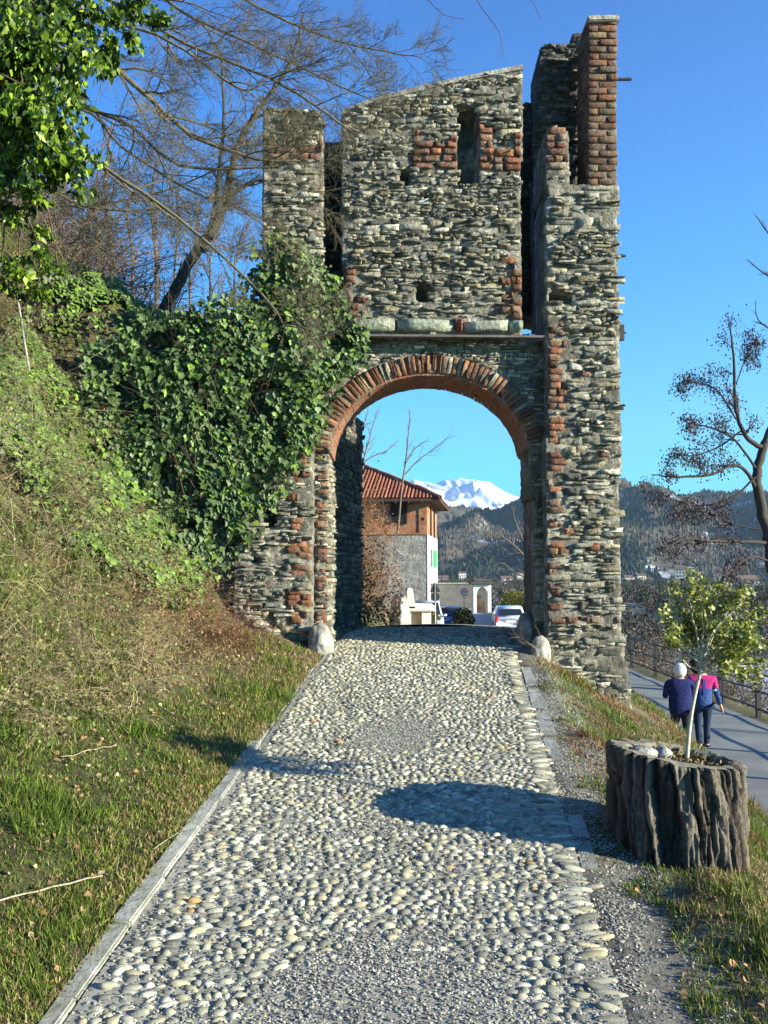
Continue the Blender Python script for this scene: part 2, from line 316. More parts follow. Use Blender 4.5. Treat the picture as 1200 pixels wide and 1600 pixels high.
# loose gravel
n = 95000; yy = rng.uniform(2.2, 8.6, n)**1.0; yy = 2.2+(yy-2.2)**1.35/ (6.4**.35); xx = rng.uniform(-1, 1.4, n)*.98+cxp(yy); g = gravelly(np.minimum(xx, xr(yy)), yy); out = xx > xr(yy)
keep = (rng.random(n) < np.where(out, np.clip((fbm(xx*4, yy*4, 0, 12)-.30)*4, .15, .9), np.clip(.35+g*1.3, .2, 1))); xx, yy = xx[keep], yy[keep]; n = len(xx)
OCT = np.array([[1, 0, 0], [-1, 0, 0], [0, 1, 0], [0, -1, 0], [0, 0, 1], [0, 0, -1.]]); OCTF = [np.array([[0, 2, 4], [2, 1, 4], [1, 3, 4], [3, 0, 4]])]
R = eul(rng.uniform(-.5, .5, n), rng.uniform(-.5, .5, n), rng.uniform(0, 6, n))*np.stack([rng.uniform(.004, .010, n), rng.uniform(.004, .008, n), rng.uniform(.002, .005, n)], 1)[:, None, :]
V, F, C = inst(OCT, OCTF, R, np.column_stack([xx, yy, np.where(xx > xr(yy), gz(xx, yy), zp(yy)+.006)+.002]), np.array([.37, .36, .29])*rng.uniform(.55, 1.3, (n, 1)))
npmesh('gravel', V, F, 'gravel', cols=C, label='loose grey gravel lying over the cobbles and along the path edge', cat='gravel', kind='stuff')
# kerb slabs
def kerb(side_, segs, name):
    b = MB()
    for (ya, yb, w, lift) in segs:
        e = xl if side_ < 0 else xr; a = Vector((float(e(ya)), ya, float(zp(ya)))); c = Vector((float(e(yb)), yb, float(zp(yb)))); m_ = (a+c)/2; d = c-a
        b.box((m_.x+side_*(w/2+.005), m_.y, m_.z+lift-.05), (w, d.length-.008, .13), rz=-math.atan2(d.x, d.y), rx=math.atan2(d.z, d.y), bev=.008, jit=.006)
    b.build(name, 'kerbstone', kind='structure')
segs = []; y = 1.6
while y < 5.9: l = random.uniform(.35, .75); segs.append((y, y+l, random.uniform(.075, .095), random.uniform(.006, .014))); y += l
kerb(-1, segs, 'kerb')
segs = []; y = 5.9
while y < 8.8: l = random.uniform(.3, .6); segs.append((y, y+l, random.uniform(.07, .11), -.006)); y += l
kerb(-1, segs, 'kerb')
kerb(1, [(2.75, 3.05, .11, -.016), (4.4, 4.75, .09, -.014), (4.78, 5.1, .10, -.014), (6.0, 6.5, .10, -.010), (6.55, 7.2, .12, -.009), (7.25, 7.9, .12, -.009), (8.0, 8.7, .11, -.009)], 'kerb')
# ------------------------------------------------------------ the gate
gate = empty('gate_tower', (0.5, 9.5, 1.1), 'tall ruined stone gate tower with a round brick arch over the cobbled path', 'gate tower')
SV = np.array([(a_, 0, b_) for b_ in (-1, -.88, .1, .88, 1) for a_ in (-1, -.95, -.3, .35, .95, 1)], float)
inner = (abs(SV[:, 0]) < .97) & (abs(SV[:, 2]) < .9); NV = 30; SV[:, 1] = np.where(inner, -1., .6)
SF = [np.array([[r*6+c, r*6+c+1, r*6+c+7, r*6+c+6] for r in range(4) for c in range(5)])]
def blocks(name, rects, cols, Y, m, parent, prot=(.012, .04), jit=.12, rot=None, face='y', **kw):
    """rects (n,4) x0,x1,z0,z1 -> rough faced stones standing proud of plane Y (facing the camera)"""
    r = np.array(rects); n = len(r); w = (r[:, 1]-r[:, 0])/2; h = (r[:, 3]-r[:, 2])/2; p = rng.uniform(prot[0], prot[1], n)
    T = np.repeat(SV[None], n, 0); J = rng.normal(0, 1, T.shape)*np.array([jit*.5, .25, jit*1.0]); sk = rng.normal(0, jit*1.6, (n, 1)); T = T+J; T[..., 2] *= 1+sk*SV[None, :, 0]; T[..., 2] += rng.normal(0, jit*1.5, (n, 1))*SV[None, :, 0]
    T[:, inner, 1] += rng.normal(0, .45, (n, 1))*SV[None, inner, 0]+rng.normal(0, .5, (n, 1))*SV[None, inner, 2]+rng.normal(0, .3 if jit > .06 else .08, (n, inner.sum()))
    T = T*np.stack([w, p, h], 1)[:, None]
    if rot is not None: c, s = np.cos(rot)[:, None], np.sin(rot)[:, None]; T = np.stack([T[..., 0]*c-T[..., 2]*s, T[..., 1], T[..., 0]*s+T[..., 2]*c], -1)
    V = T+np.stack([(r[:, 0]+r[:, 1])/2, np.full(n, Y), (r[:, 2]+r[:, 3])/2], 1)[:, None]
    F = (np.arange(n)*NV)[:, None, None]+SF[0][None]
    return npmesh(name, V.reshape(-1, 3), [F.reshape(-1, 4)], m, parent, cols=np.repeat(cols, NV, 0), **kw)
def patches(name, R, pale, Y, parent, prot, jit):
    """bricks that touch form one patch, each patch its own part"""
    R = np.array(R); n = len(R); g = np.arange(n)
    for i in range(n):
        t = (R[:, 0] < R[i, 1]+.03) & (R[:, 1] > R[i, 0]-.03) & (R[:, 2] < R[i, 3]+.03) & (R[:, 3] > R[i, 2]-.03)
        for k in set(g[t]): g[g == k] = g[i]
    for k in sorted(set(g)): r = R[g == k]; blocks(name, r, brickcols(len(r), pale), Y, 'brick', parent, prot=prot, jit=jit)
def stonecols(n, warm=0.):
    pal = np.array([[.285, .27, .205], [.22, .215, .17], [.36, .34, .265], [.16, .16, .135], [.32, .28, .18], [.44, .42, .34], [.24, .24, .19], [.12, .125, .11]]); 
    return pal[rng.choice(8, n, p=[.17, .15, .16, .12, .12, .1, .1, .08])]*rng.uniform(.6, 1.45, (n, 1))
def brickcols(n, pale=.1):
    pal = np.array([[.27, .105, .055], [.21, .082, .045], [.32, .13, .065], [.16, .065, .04], [.28, .155, .085], [.36, .26, .18]]); k = rng.choice(6, n, p=[.27, .22, .2, .13, .18-pale, pale]); return pal[k]*rng.uniform(.6, 1.08, (n, 1))*np.array([.92, .98, 1.])
def rubble(name, Y, bbox, ok, parent, hz=(.024, .078), prot=(.004, .034), skip=.05, small=1., tone=1., **kw):
    x0, x1, z0, z1 = bbox; z = z0; R = []
    while z < z1:
        h = rng.uniform(*hz)*small; x = x0-rng.uniform(0, .1)
        while x < x1:
            l = h*rng.uniform(1.1, 4.4); l = min(l, .30)
            c_ = rng.uniform(.3, .7); sub = [(z, z+h)] if h < .045 or rng.random() < .45 else [(z, z+h*c_), (z+h*c_, z+h)]
            for za, zb in sub:
                dz = (fbm(x*3.5, za*2.5, 0, 31)-.5)*.14+rng.normal(0, .004)
                R.append((x+.004, x+l-.004, za+dz+.003, zb+dz-.003))
            x += l
        z += h
    R = np.array(R); mx, mz = (R[:, 0]+R[:, 1])/2, (R[:, 2]+R[:, 3])/2
    k = ok(mx, mz) & ok(mx*.5+R[:, 0]*.5, mz) & ok(mx*.5+R[:, 1]*.5, mz) & (rng.random(len(R)) > skip); R = R[k]
    return blocks(name, R, stonecols(len(R))*tone, Y, 'stone', parent, prot=prot, **kw)
def okpoly(Y, polys, minus=()):
    def f(x, z):
        px, py = proj(x, Y, z); k = np.zeros(np.shape(px), bool)
        for p in polys: k |= pip(px, py, p)
        for p in minus: k &= ~pip(px, py, p)
        return k
    return f
def bboxof(Y, polys):
    P = [at(a, b, Y) for p in polys for a, b in p]; return min(p.x for p in P)-.1, max(p.x for p in P)+.1, min(p.z for p in P)-.1, max(p.z for p in P)+.1
def core(name, Y, th, polys, parent, minus=(), holes=(), cell=.03, m='mortar', **kw):
    """solid slab of masonry: rough front, holes sunk into it, sides and back"""
    x0, x1, z0, z1 = bboxof(Y, polys); xs = np.arange(x0, x1, cell); zs = np.arange(z0, z1, cell); X, Z = np.meshgrid(xs, zs); ok = okpoly(Y, polys, minus)
    K = ok(X[:-1, :-1]+cell/2, Z[:-1, :-1]+cell/2); px, py = proj(X, Y, Z); D = (fbm(X*7, Z*9, Y, 8)-.5)*.07-(fbm(X*2.2, Z*2.6, Y, 18)-.5)*.035
    for hpoly, dep in holes: D = np.where(pip(px, py, hpoly), dep, D)
    nz, nx = X.shape; jx = (rng.random(X.shape)-.5)*cell*.5; jz = (rng.random(X.shape)-.5)*cell*.5
    Fv = np.stack([X+jx, Y+D, Z+jz], -1).reshape(-1, 3); Bv = np.stack([X+jx, np.full(X.shape, Y+th)+(fbm(X*5, Z*5, 3)-.5)*.06, Z+jz], -1).reshape(-1, 3); N = nx*nz
    I, J = np.nonzero(K); q = I*nx+J; F = [np.stack([q, q+1, q+nx+1, q+nx], 1), np.stack([q+nx, q+nx+1, q+1, q], 1)+N]
    Kp = np.pad(K, 1)
    for di, dj, a, b in ((0, -1, 0, nx), (0, 1, nx+1, 1), (-1, 0, 1, 0), (1, 0, nx, nx+1)):
        e = ~Kp[I+1+di, J+1+dj]; s = q[e]; F.append(np.stack([s+a, s+b, s+b+N, s+a+N], 1))
    V = np.concatenate([Fv, Bv]); used = np.zeros(2*N, bool)
    for f in F: used[f.ravel()] = True
    mp = np.cumsum(used)-1; F = [mp[f] for f in F]
    return npmesh(name, V[used], F, m, parent, **kw)
def brickfill(Y, polys, course=.078, ln=(.2, .25), ragged=.0):
    R = []
    for poly in polys:
        x0, x1, z0, z1 = bboxof(Y, [poly]); x0 += .1; x1 -= .1; z0 += .1; z1 -= .1; z = z0; k = 0
        while z < z1-.02:
            x = x0-(.11 if k % 2 else 0); xb = x1-(rng.random() < ragged)*rng.uniform(.04, .12)
            while x < xb-.02:
                l = rng.uniform(*ln) if rng.random() < .7 else rng.uniform(.1, .13); a, b = max(x, x0), min(x+l, xb); 
                if b-a > .035 and rng.random() > ragged*.25: R.append((a+.005, b-.005, z+.005, z+course-.006))
                x += l
            z += course; k += 1
    return R
AX, AY, AA, AB = 671, 716, 157, 133            # arch opening, in the photo's pixels on the plane of the arch
RW = 28
def arcpx(t, r=0): return AX-math.cos(t)*(AA+r), AY-math.sin(t)*(AB+r)
YF, YA, YR = 9.5, 9.64, 9.44
opening = [arcpx(t) for t in np.linspace(0, PI, 40)]+[(834, 800), (836, 1060), (500, 1060), (507, 1000), (512, 800)]
ringout = [arcpx(t, RW) for t in np.linspace(0.1, PI-.05, 40)]
# left turret and wall left of the arch
pL = [(412, 172), (418, 168), (495, 172), (503, 186), (506, 420), (508, 545), (532, 560), (530, 590), (505, 640), (489, 690), (489, 1040), (366, 1040), (366, 520), (402, 470), (408, 400), (412, 300)]
hL = [(rect(411, 796, 431, 820), .3), (rect(395, 870, 404, 880), .1)]
bL = [rect(416, 225, 504, 250)]; qL = []
for k, yy in enumerate(np.arange(700, 985, 9.2)):
    if k % 4 in (0, 1) or k % 8 == 2: qL.append(rect(446 if k % 8 < 4 else 452, yy, 488, yy+9))
qL = [r for i, r in enumerate(qL) if i not in (6, 7)]
PL = [pL]; core('masonry_core', YF, .5, PL, gate, holes=hL)
allb = bL+qL
rubble('stone_facing', YF, bboxof(YF, PL), okpoly(YF, PL, allb+[h[0] for h in hL]), gate)
patches('brick_quoin', brickfill(YF, bL)+brickfill(YF, qL, ragged=.5, ln=(.12, .25)), .05, YF, gate, (.008, .022), .04)
# recessed arch wall
pA = [(489, 1045), (489, 690), (505, 640), (530, 590), (532, 524), (853, 524), (853, 1070)]
ringp = ringout+[arcpx(t) for t in np.linspace(PI-.05, .1, 40)]
jamb = [rect(489, 690, 514, 985)]
core('masonry_core', YA, .75, [pA], gate, minus=[opening])
rubble('stone_facing', YA, bboxof(YA, [pA]), okpoly(YA, [pA], [opening, ringp]), gate, small=.9, hz=(.03, .06), prot=(.01, .028))
RR = []; rot = []; n = 62
for i in range(n):
    t = .06+(PI-.18)*(i+.5)/n; a, b = arcpx(t, 0), arcpx(t, RW); p, q = at(*a, YA), at(*b, YA); c = (p+q)/2; d = q-p; L_ = d.length
    p2 = at(*arcpx(t+(PI-.18)/n), YA); w = (p2-p).length
    RR.append((c.x-w*.46, c.x+w*.46, c.z-L_/2, c.z+L_/2)); rot.append(math.atan2(-d.x, d.z))
blocks('brick_arch', RR, brickcols(n, .14)*np.array([1.25, 1.45, 1.5]), YA-.01, 'brick', gate, prot=(.012, .026), jit=.02, rot=np.array(rot))
# inside of the arch (the bricks' undersides)
b = MB()
for i in range(n):
    t0 = .06+(PI-.18)*i/n; t1 = .06+(PI-.18)*(i+.93)/n; p, q = at(*arcpx(t0, -.5), YA), at(*arcpx(t1, -.5), YA); c = (p+q)/2; d = q-p
    for y0, y1 in ((YA+.0, YA+.24), (YA+.25, YA+.5), (YA+.51, YA+.76)): b.box((c.x, (y0+y1)/2, c.z), (d.length, y1-y0, .03+random.uniform(0, .012)), ry=-math.atan2(d.z, d.x), jit=.002)
bmesh.ops.recalc_face_normals(b.b, faces=b.b.faces); M['brickplain'] = mat('brick_inner', (.30, .12, .065), nscale=12, namt=.5, bump=.6, bscale=30, second=(.2, .15, .11), sscale=6)
b.build('arch_soffit', 'brickplain', gate)
JR = brickfill(YA, [rect(493, yy, 512, yy+9.5) for k, yy in enumerate(np.arange(690, 985, 10.5)) if k % 5 != 3], ln=(.12, .2)); patches('brick_quoin', JR, .1, YA, gate, (.008, .022), .035)
# central plate over the arch
pC = [(535, 178), (570, 163), (600, 153), (650, 141), (700, 129), (760, 117), (815, 106), (815, 523), (535, 523)]
niche = rect(716, 167, 746, 288)
hC = [(niche, .34), (rect(652, 447, 670, 473), .3), (rect(627, 268, 640, 288), .25), (rect(643, 505, 646, 512), .1), (rect(745, 180, 812, 205), .07), ([(730, 330), (738, 330), (738, 345), (730, 345)], .12)]
bC = [rect(643, 225, 714, 265), rect(643, 205, 655, 225), rect(700, 215, 714, 225), rect(747, 205, 770, 265), rect(747, 195, 757, 206), rect(770, 240, 814, 268), rect(802, 210, 814, 240)]
qC = [rect(537, 470, 572, 496), rect(537, 422, 566, 442), rect(537, 442, 550, 470), rect(778, 405, 815, 414), rect(798, 394, 815, 405), rect(798, 414, 815, 500), rect(780, 438, 800, 446), rect(780, 460, 800, 471), rect(780, 482, 800, 492)]
core('masonry_core', YF, .5, [pC], gate, holes=hC)
ledge = rect(535, 497, 815, 522)
rubble('stone_facing', YF, bboxof(YF, [pC]), okpoly(YF, [pC], bC+qC+[h[0] for h in hC[:4]]+[ledge]), gate)
R = brickfill(YF, qC, ragged=.3, ln=(.14, .24))
for p_ in bC: r_ = brickfill(YF, [p_]); blocks('brick_panel', r_, brickcols(len(r_), .05), YF-.01, 'brick', gate, prot=(.014, .03), jit=.035)
patches('brick_quoin', R, .05, YF-.01, gate, (.016, .032), .035)
R = []; cc = []
for a, b_ in ((537, 618), (620, 708), (724, 793), (795, 815)): p, q = at(a, 519, YF), at(b_, 501+random.uniform(-2, 3), YF); R.append((p.x, q.x, p.z, q.z)); cc.append((.33, .36, .28))
p, q = at(710, 519, YF), at(722, 499, YF); R.append((p.x, q.x, p.z, q.z)); cc.append((.3, .11, .06))
blocks('stone_ledge', R, np.array(cc), YF-.02, 'stone', gate, prot=(.04, .06), jit=.05)
cap = [(533, 176), (570, 161), (600, 151), (650, 139), (700, 127), (760, 115), (817, 104)]
cu = [at(a, b_-2, YF) for a, b_ in cap]; cl_ = [at(a, b_+5, YF) for a, b_ in cap]
o_ = MB().prism([(p.x, YF-.02, p.z) for p in cu]+[(p.x, YF-.02, p.z) for p in reversed(cl_)], (0, .52, 0)).build('weathered_cap', 'rock', gate)
# iron bar under the ledge
p, q = at(540, 524.5, YF-.03), at(853, 527, YF-.03); MB().box((p+q)/2, ((q-p).length, .07, .022), ry=-math.atan2(q.z-p.z, q.x-p.x)).build('iron_bar', mat('iron', (.14, .12, .11), nscale=9, namt=.4, rough=.7), gate)
# right pier
pR = [(853, 290), (966, 288), (968, 600), (970, 960), (975, 1010), (986, 1100), (990, 1130), (853, 1130)]
pR2 = [(852, 268), (889, 268), (889, 292), (852, 292)]; pR2b = [(852, 200), (870, 196), (889, 206), (889, 270), (852, 270)]
hR = [(rect(861, 456, 889, 474), .3), (rect(875, 600, 884, 606), .1)]
bR = [rect(852, 204, 888, 265)]; qR = []
for k, yy in enumerate(np.arange(500, 960, 10.8)):
    if k < 3 or (k % 5 != 3 and yy < 740) or (k % 3 != 1): qR.append(rect(855, yy, 875+14*(rng.random()), yy+10.8))
qR.append(rect(855, 967, 968, 974)); 
for k in range(6): a = rng.uniform(880, 940); b0 = rng.uniform(540, 900); qR.append(rect(a, b0, a+18, b0+9))
core('masonry_core', YR, .7, [pR, pR2, pR2b], gate, holes=hR)
rubble('stone_facing', YR, bboxof(YR, [pR, pR2]), okpoly(YR, [pR, pR2], bR+qR+[hR[0][0]]), gate, hz=(.028, .088))
patches('brick_quoin', brickfill(YR, bR)+brickfill(YR, qR, ragged=.35, ln=(.12, .24)), .05, YR, gate, (.008, .026), .045)
# brick pillar on the right pier
p0, p1 = at(918, 290, YR), at(965, 290, YR); t0, t1 = at(919, 36, YR), at(965, 36, YR)
MB().prism([(p0.x+.012, YR+.015, p0.z), (p1.x-.012, YR+.015, p1.z), (t1.x-.012, YR+.015, t1.z), (t0.x+.012, YR+.015, t0.z)], (0, .55, 0)).build('pillar_core', 'mortar', gate)
b = MB(); z = p0.z+.002; k = 0; hb = .0782; V2 = []; C2 = []; R2 = []; P2 = []
CB = np.array([(x, y, z_) for x in (-.5, .5) for y in (-.5, .5) for z_ in (-.5, .5)], float); CBF = [np.array([[0, 1, 3, 2], [4, 6, 7, 5], [0, 4, 5, 1], [2, 3, 7, 6], [0, 2, 6, 4], [1, 5, 7, 3]])]
def bevbox():
    bb = bmesh.new(); bmesh.ops.create_cube(bb, size=1); bmesh.ops.bevel(bb, geom=list(bb.edges), offset=.06, segments=1, affect='EDGES'); bb.verts.ensure_lookup_table(); v = np.array([q.co[:] for q in bb.verts]); f3 = np.array([[q.index for q in f.verts] for f in bb.faces if len(f.verts) == 3]); f4 = np.array([[q.index for q in f.verts] for f in bb.faces if len(f.verts) == 4]); bb.free(); return v, [f3, f4]
BV, BF = bevbox(); wp = p1.x-p0.x
while z < t0.z:
    f = (z-p0.z)/(t0.z-p0.z); xa, xb = p0.x+(t0.x-p0.x)*f, p1.x+(t1.x-p1.x)*f; wd = xb-xa; cut = .64 if k % 2 else .36
    for side_ in (0, 1):
        for (a, c_) in ((0, cut), (cut, 1)):
            P2.append(((xa+wd*(a+c_)/2)+rng.normal(0, .004), YR+(.06 if side_ == 0 else .5)+rng.normal(0, .007), z+hb/2+rng.normal(0, .0015))); R2.append((wd*(c_-a)-.012, .13, hb-.015))
    for sx in (0, 1):
        for yy in (.19, .42): P2.append(((xa+.055 if sx == 0 else xb-.055)+rng.normal(0, .004), YR+yy-.02*(k % 2), z+hb/2)); R2.append((.11, .22, hb-.011))
    z += hb; k += 1
P2 = np.array(P2); n = len(P2); V, F, C = inst(BV, BF, eul(rng.normal(0, .01, n), rng.normal(0, .008, n), rng.normal(0, .015, n))*np.array(R2)[:, None, :], P2, np.where(rng.random((n, 1)) < .45, brickcols(n, .0)*np.array([.78, 1.02, .95]), brickcols(n, .0)*.8))
npmesh('brick_pillar', V, F, 'brick', gate, cols=C)
c = (t0+t1)/2; MB().box((c.x, YR+.28, c.z+.04), (wp+.03, .64, .06), bev=.012, jit=.01).build('capstone', 'rock', gate)
a = at(966, 124, YR+.2); MB().box((a.x+.06, a.y, a.z), (.17, .035, .02)).box((a.x+.12, a.y, a.z+.012), (.05, .02, .012), ry=.3).build('iron_bracket', 'metal', gate)
for yy, dx in ((520, 0), (400, -.01)):
    a = at(968, yy, YR+.25); MB().box((a.x+.02, a.y, a.z), (.05, .06, .17 if yy == 520 else .02)).box((a.x+.05, a.y, a.z), (.04, .02, .02)).build('iron_bracket', 'metal', gate)
M['shademortar'] = mat('shade_toned_mortar', (.075, .07, .058), nscale=9, namt=.5, bump=1., bscale=20, bdist=.05)  # darker copy of the mortar, with the recess shade put into its colour
# inner parapet behind the front
YB = 10.15
pB = [(838, 110), (848, 70), (893, 69), (894, 55), (922, 52), (940, 60), (940, 508), (838, 508)]
pB1 = [(812, 163), (842, 157), (845, 500), (812, 500)]; pB2 = [(495, 221), (545, 224), (560, 600), (495, 600)]
core('inner_wall', YB, .4, [pB, pB2], gate, m='shademortar'); rubble('shade_toned_facing', YB, bboxof(YB, [pB, pB2]), okpoly(YB, [pB, pB2]), gate, tone=.5)  # stones toned down: the pillar's shade is painted into their colour
core('inner_wall', YB+.45, .4, [pB1], gate, holes=(), m='shademortar')
rubble('shade_toned_facing', YB+.45, bboxof(YB+.45, [pB1]), okpoly(YB+.45, [pB1]), gate, tone=.5)
# right side wall running back, left side wall running back
b = MB(); b.prism([(2.0, 10.12, .3), (2.56, 10.12, .2), (2.56, 12.45, .2), (2.0, 12.45, .3)], (0, 0, 4.1)); b.prism([(2.0, 11.1, 4.38), (2.56, 11.1, 4.38), (2.56, 12.45, 4.38), (2.0, 12.45, 4.38)], (0, 0, .42)); b.build('side_wall', 'mortar', gate)
# rear face of side wall gets stones where it shows past the arch: rows on the inner face
def sideblocks(name, xw, y0, y1, z0, z1, facing, parent, cols=None, hz=(.035, .09), tone=1.):
    R = []; z = z0
    while z < z1:
        h = rng.uniform(*hz); y = y0
        while y < y1:
            l = h*rng.uniform(1.4, 4.5); R.append((y+.004, min(y+l, y1)-.004, z+.004, min(z+h, z1)-.004)); y += l
        z += h
    r = np.array(R); n = len(r); w = (r[:, 1]-r[:, 0])/2; h = (r[:, 3]-r[:, 2])/2; T = np.repeat(SV[None], n, 0)+rng.normal(0, 1, (n, NV, 3))*np.array([.05, .28, .08]); T = T*np.stack([w, rng.uniform(.015, .05, n), h], 1)[:, None]
    sh = 0 if not isinstance(xw, tuple) else xw[2]*(((r[:, 0]+r[:, 1])/2)[:, None]+T[..., 0]-xw[1]); xw = xw if not isinstance(xw, tuple) else xw[0]
    V = np.stack([xw+sh-facing*T[..., 1]*1.0, T[..., 0]+((r[:, 0]+r[:, 1])/2)[:, None], T[..., 2]+((r[:, 2]+r[:, 3])/2)[:, None]], -1)
    return npmesh(name, V.reshape(-1, 3), [((np.arange(n)*NV)[:, None, None]+SF[0][None]).reshape(-1, 4)], 'stone', parent, cols=np.repeat(stonecols(n)*tone if cols is None else cols, NV, 0))
sideblocks('stone_facing', 2.0, 10.12, 12.45, .9, 4.3, -1, gate)
sideblocks('shade_toned_facing', (-.66, 10.38, .33/2.32), 10.38, 12.7, .9, 4.05, 1, gate, tone=.45)  # left inner wall, stone colour darkened to carry the shade of the passage
sideblocks('stone_facing', float(at(512, 800, YA).x), YA+.02, YA+.74, 1.0, 3.1, 1, gate)
# left inner wall
b = MB(); b.prism([(-.66, 10.38, .8), (-.33, 12.7, .8), (-1.3, 12.9, .8), (-1.6, 10.38, .8)], (0, 0, 3.25)); b.build('side_wall', 'mortar', gate)
# guard boulders
def boulder(name, loc, sc, label, seed, m='rock', parent=None, group=None, cat='boulder', rz=0):
    bb = bmesh.new(); bmesh.ops.create_icosphere(bb, subdivisions=4, radius=1); bb.verts.ensure_lookup_table(); V = np.array([v.co[:] for v in bb.verts]); F = [np.array([[v.index for v in f.verts] for f in bb.faces])]; bb.free()
    V = V*(1+.55*(fbm(V[:, 0]*1.3+9, V[:, 1]*1.3, V[:, 2]*1.3, seed)-.5)[:, None]+.25*(fbm(V[:, 0]*5, V[:, 1]*5+9, V[:, 2]*5, seed)-.5)[:, None]); c, s = math.cos(rz), math.sin(rz)
    V = V*np.array(sc); V = np.stack([V[:, 0]*c-V[:, 1]*s, V[:, 0]*s+V[:, 1]*c, V[:, 2]], 1)
    o = npmesh(name, V, F, m, parent, smooth=True, label=label, cat=cat, group=group); o.location = loc; return o
a = at(808, 1000, 9.75); boulder('boulder', (1.57, 9.95, 1.25), (.10, .2, .22), 'dark guard boulder at the inner foot of the right gate pier', 4)
boulder('boulder', (1.62, 9.36, 1.08), (.11, .09, .18), 'pale rough guard stone in the grass before the right gate pier', 5)
boulder('boulder', (-.66, 9.38, 1.17), (.13, .13, .24), 'pale block of stone at the foot of the left gate jamb', 6)
# retaining wall to the left, mostly under ivy
wallL = empty('retaining_wall', (-2, 9.6, 1.4), 'low stone retaining wall left of the gate, buried in ivy', 'wall')
pW = [(150, 545), (232, 516), (300, 505), (367, 500), (367, 1040), (150, 1040)]
core('masonry_core', YF+.1, .4, [pW], wallL, cell=.05); rubble('stone_facing', YF+.1, bboxof(YF+.1, [pW]), okpoly(YF+.1, [pW]), wallL)
# ------------------------------------------------------------ far hills and the snowy mountain
def hill(name, ridge, D0, D1, z0, nfold, seed, sh=1.0, label=None):
    px = np.arange(ridge[0][0], ridge[-1][0], 6.); rp = np.array(ridge, float); ry = np.interp(px, rp[:, 0], rp[:, 1])
    t = np.linspace(0, 1.25, 60); PX, T = np.meshgrid(px, t); D = D0+(D1-D0)*T; X = (PX-600)/FPX*D
    zr = HZ+(890-np.tile(ry, (60, 1)))/FPX*D1; fold = (1-np.abs(2*fbm(X/nfold, D/nfold, 0, seed, 5)-1))*1.0
    s = np.where(T <= 1, np.sin(np.clip(T, 0, 1)*PI/2)**sh, 1-(T-1)*1.3); Z = z0+(zr-z0)*s; amp = (D1-D0)*.16
    Z = Z+(fold-.75)*amp*np.sin(np.clip(T, 0, 1)*PI)**.8*1.2+(fbm(X/40, D/40, 0, seed+5)-.5)*10
    return X, D, Z
HM = mat('hillside', (.10, .085, .06), nscale=.02, namt=.4, second=(.45, .47, .5), sscale=.010, sth=(.56, .64), rough=1, detail=10)
CONE = np.array([(1, 0, 0), (0, 1, 0), (-1, 0, 0), (0, -1, 0), (0, 0, 1), (.55, .55, .55), (-.55, .55, .5), (-.55, -.55, .55), (.55, -.55, .5)], float)
CONEF = [np.array([[0, 5, 8], [0, 1, 5], [1, 2, 6], [1, 6, 5], [2, 3, 7], [2, 7, 6], [3, 0, 8], [3, 8, 7], [5, 6, 4], [6, 7, 4], [7, 8, 4], [8, 5, 4]])]
def woods(X, D, Z, n, seed, name, label, hmin=8, hmax=15, pal=None, snow=.0):
    ni, nj = X.shape; i = rng.uniform(0, ni*.84, n); j = rng.uniform(0, nj-1.01, n); a, b = i.astype(int), j.astype(int); fi, fj = i-a, j-b
    f = lambda A: A[a, b]*(1-fi)*(1-fj)+A[a+1, b]*fi*(1-fj)+A[a, b+1]*(1-fi)*fj+A[a+1, b+1]*fi*fj
    x, y, z = f(X), f(D), f(Z); k = (fbm(x/120, y/120, 0, seed)+rng.normal(0, .05, n)); ev = k > .55
    bare = (fbm(x/60, y/60, 0, seed+2) > .60) & (rng.random(n) < .8); x, y, z, ev = x[~bare], y[~bare], z[~bare], ev[~bare]; n = len(x)
    h = rng.uniform(hmin, hmax, n)*np.where(ev, 1.2, 1); w = np.where(ev, rng.uniform(2, 3.2, n), rng.uniform(1.6, 3.4, n))*h/12
    C = np.where(ev[:, None], np.array([.020, .036, .030]), np.array([.10, .082, .066]))*rng.uniform(.5, 1.6, (n, 1))
    R = eul(np.zeros(n), np.zeros(n), rng.uniform(0, 6, n))*np.stack([w, w, h], 1)[:, None, :]
    V, F, C = inst(CONE, CONEF, R, np.column_stack([x, y, z-1]), C); npmesh(name, V, F, mat('woodland', attr=True, namt=0, rough=1), cols=C, label=label, cat='wood', kind='stuff')
X, D, Z = hill('hill', [(-200, 740), (200, 760), (500, 790), (640, 808), (700, 815), (745, 820), (790, 828), (860, 850), (1000, 870)], 1500, 2600, -12, 320, 41, 1.0)
V, F = grid(X, D, Z); npmesh('hill', V, F, HM, smooth=True, kind='structure'); woods(X, D, Z, 16000, 51, 'distant_wood', 'hazy bare woodland on the far hill seen through the arch', 6, 9)
X, D, Z = hill('hill', [(640, 880), (700, 850), (745, 830), (790, 811), (830, 792), (900, 768), (975, 766), (1060, 778), (1130, 792), (1200, 796), (1320, 800), (1600, 770)], 900, 1750, -12, 240, 44, 1.0)
V, F = grid(X, D, Z); npmesh('hill', V, F, HM, smooth=True, kind='structure'); woods(X, D, Z, 42000, 52, 'distant_wood', 'brown and dark green woodland with snow patches on the hill to the right', 4, 7.5)
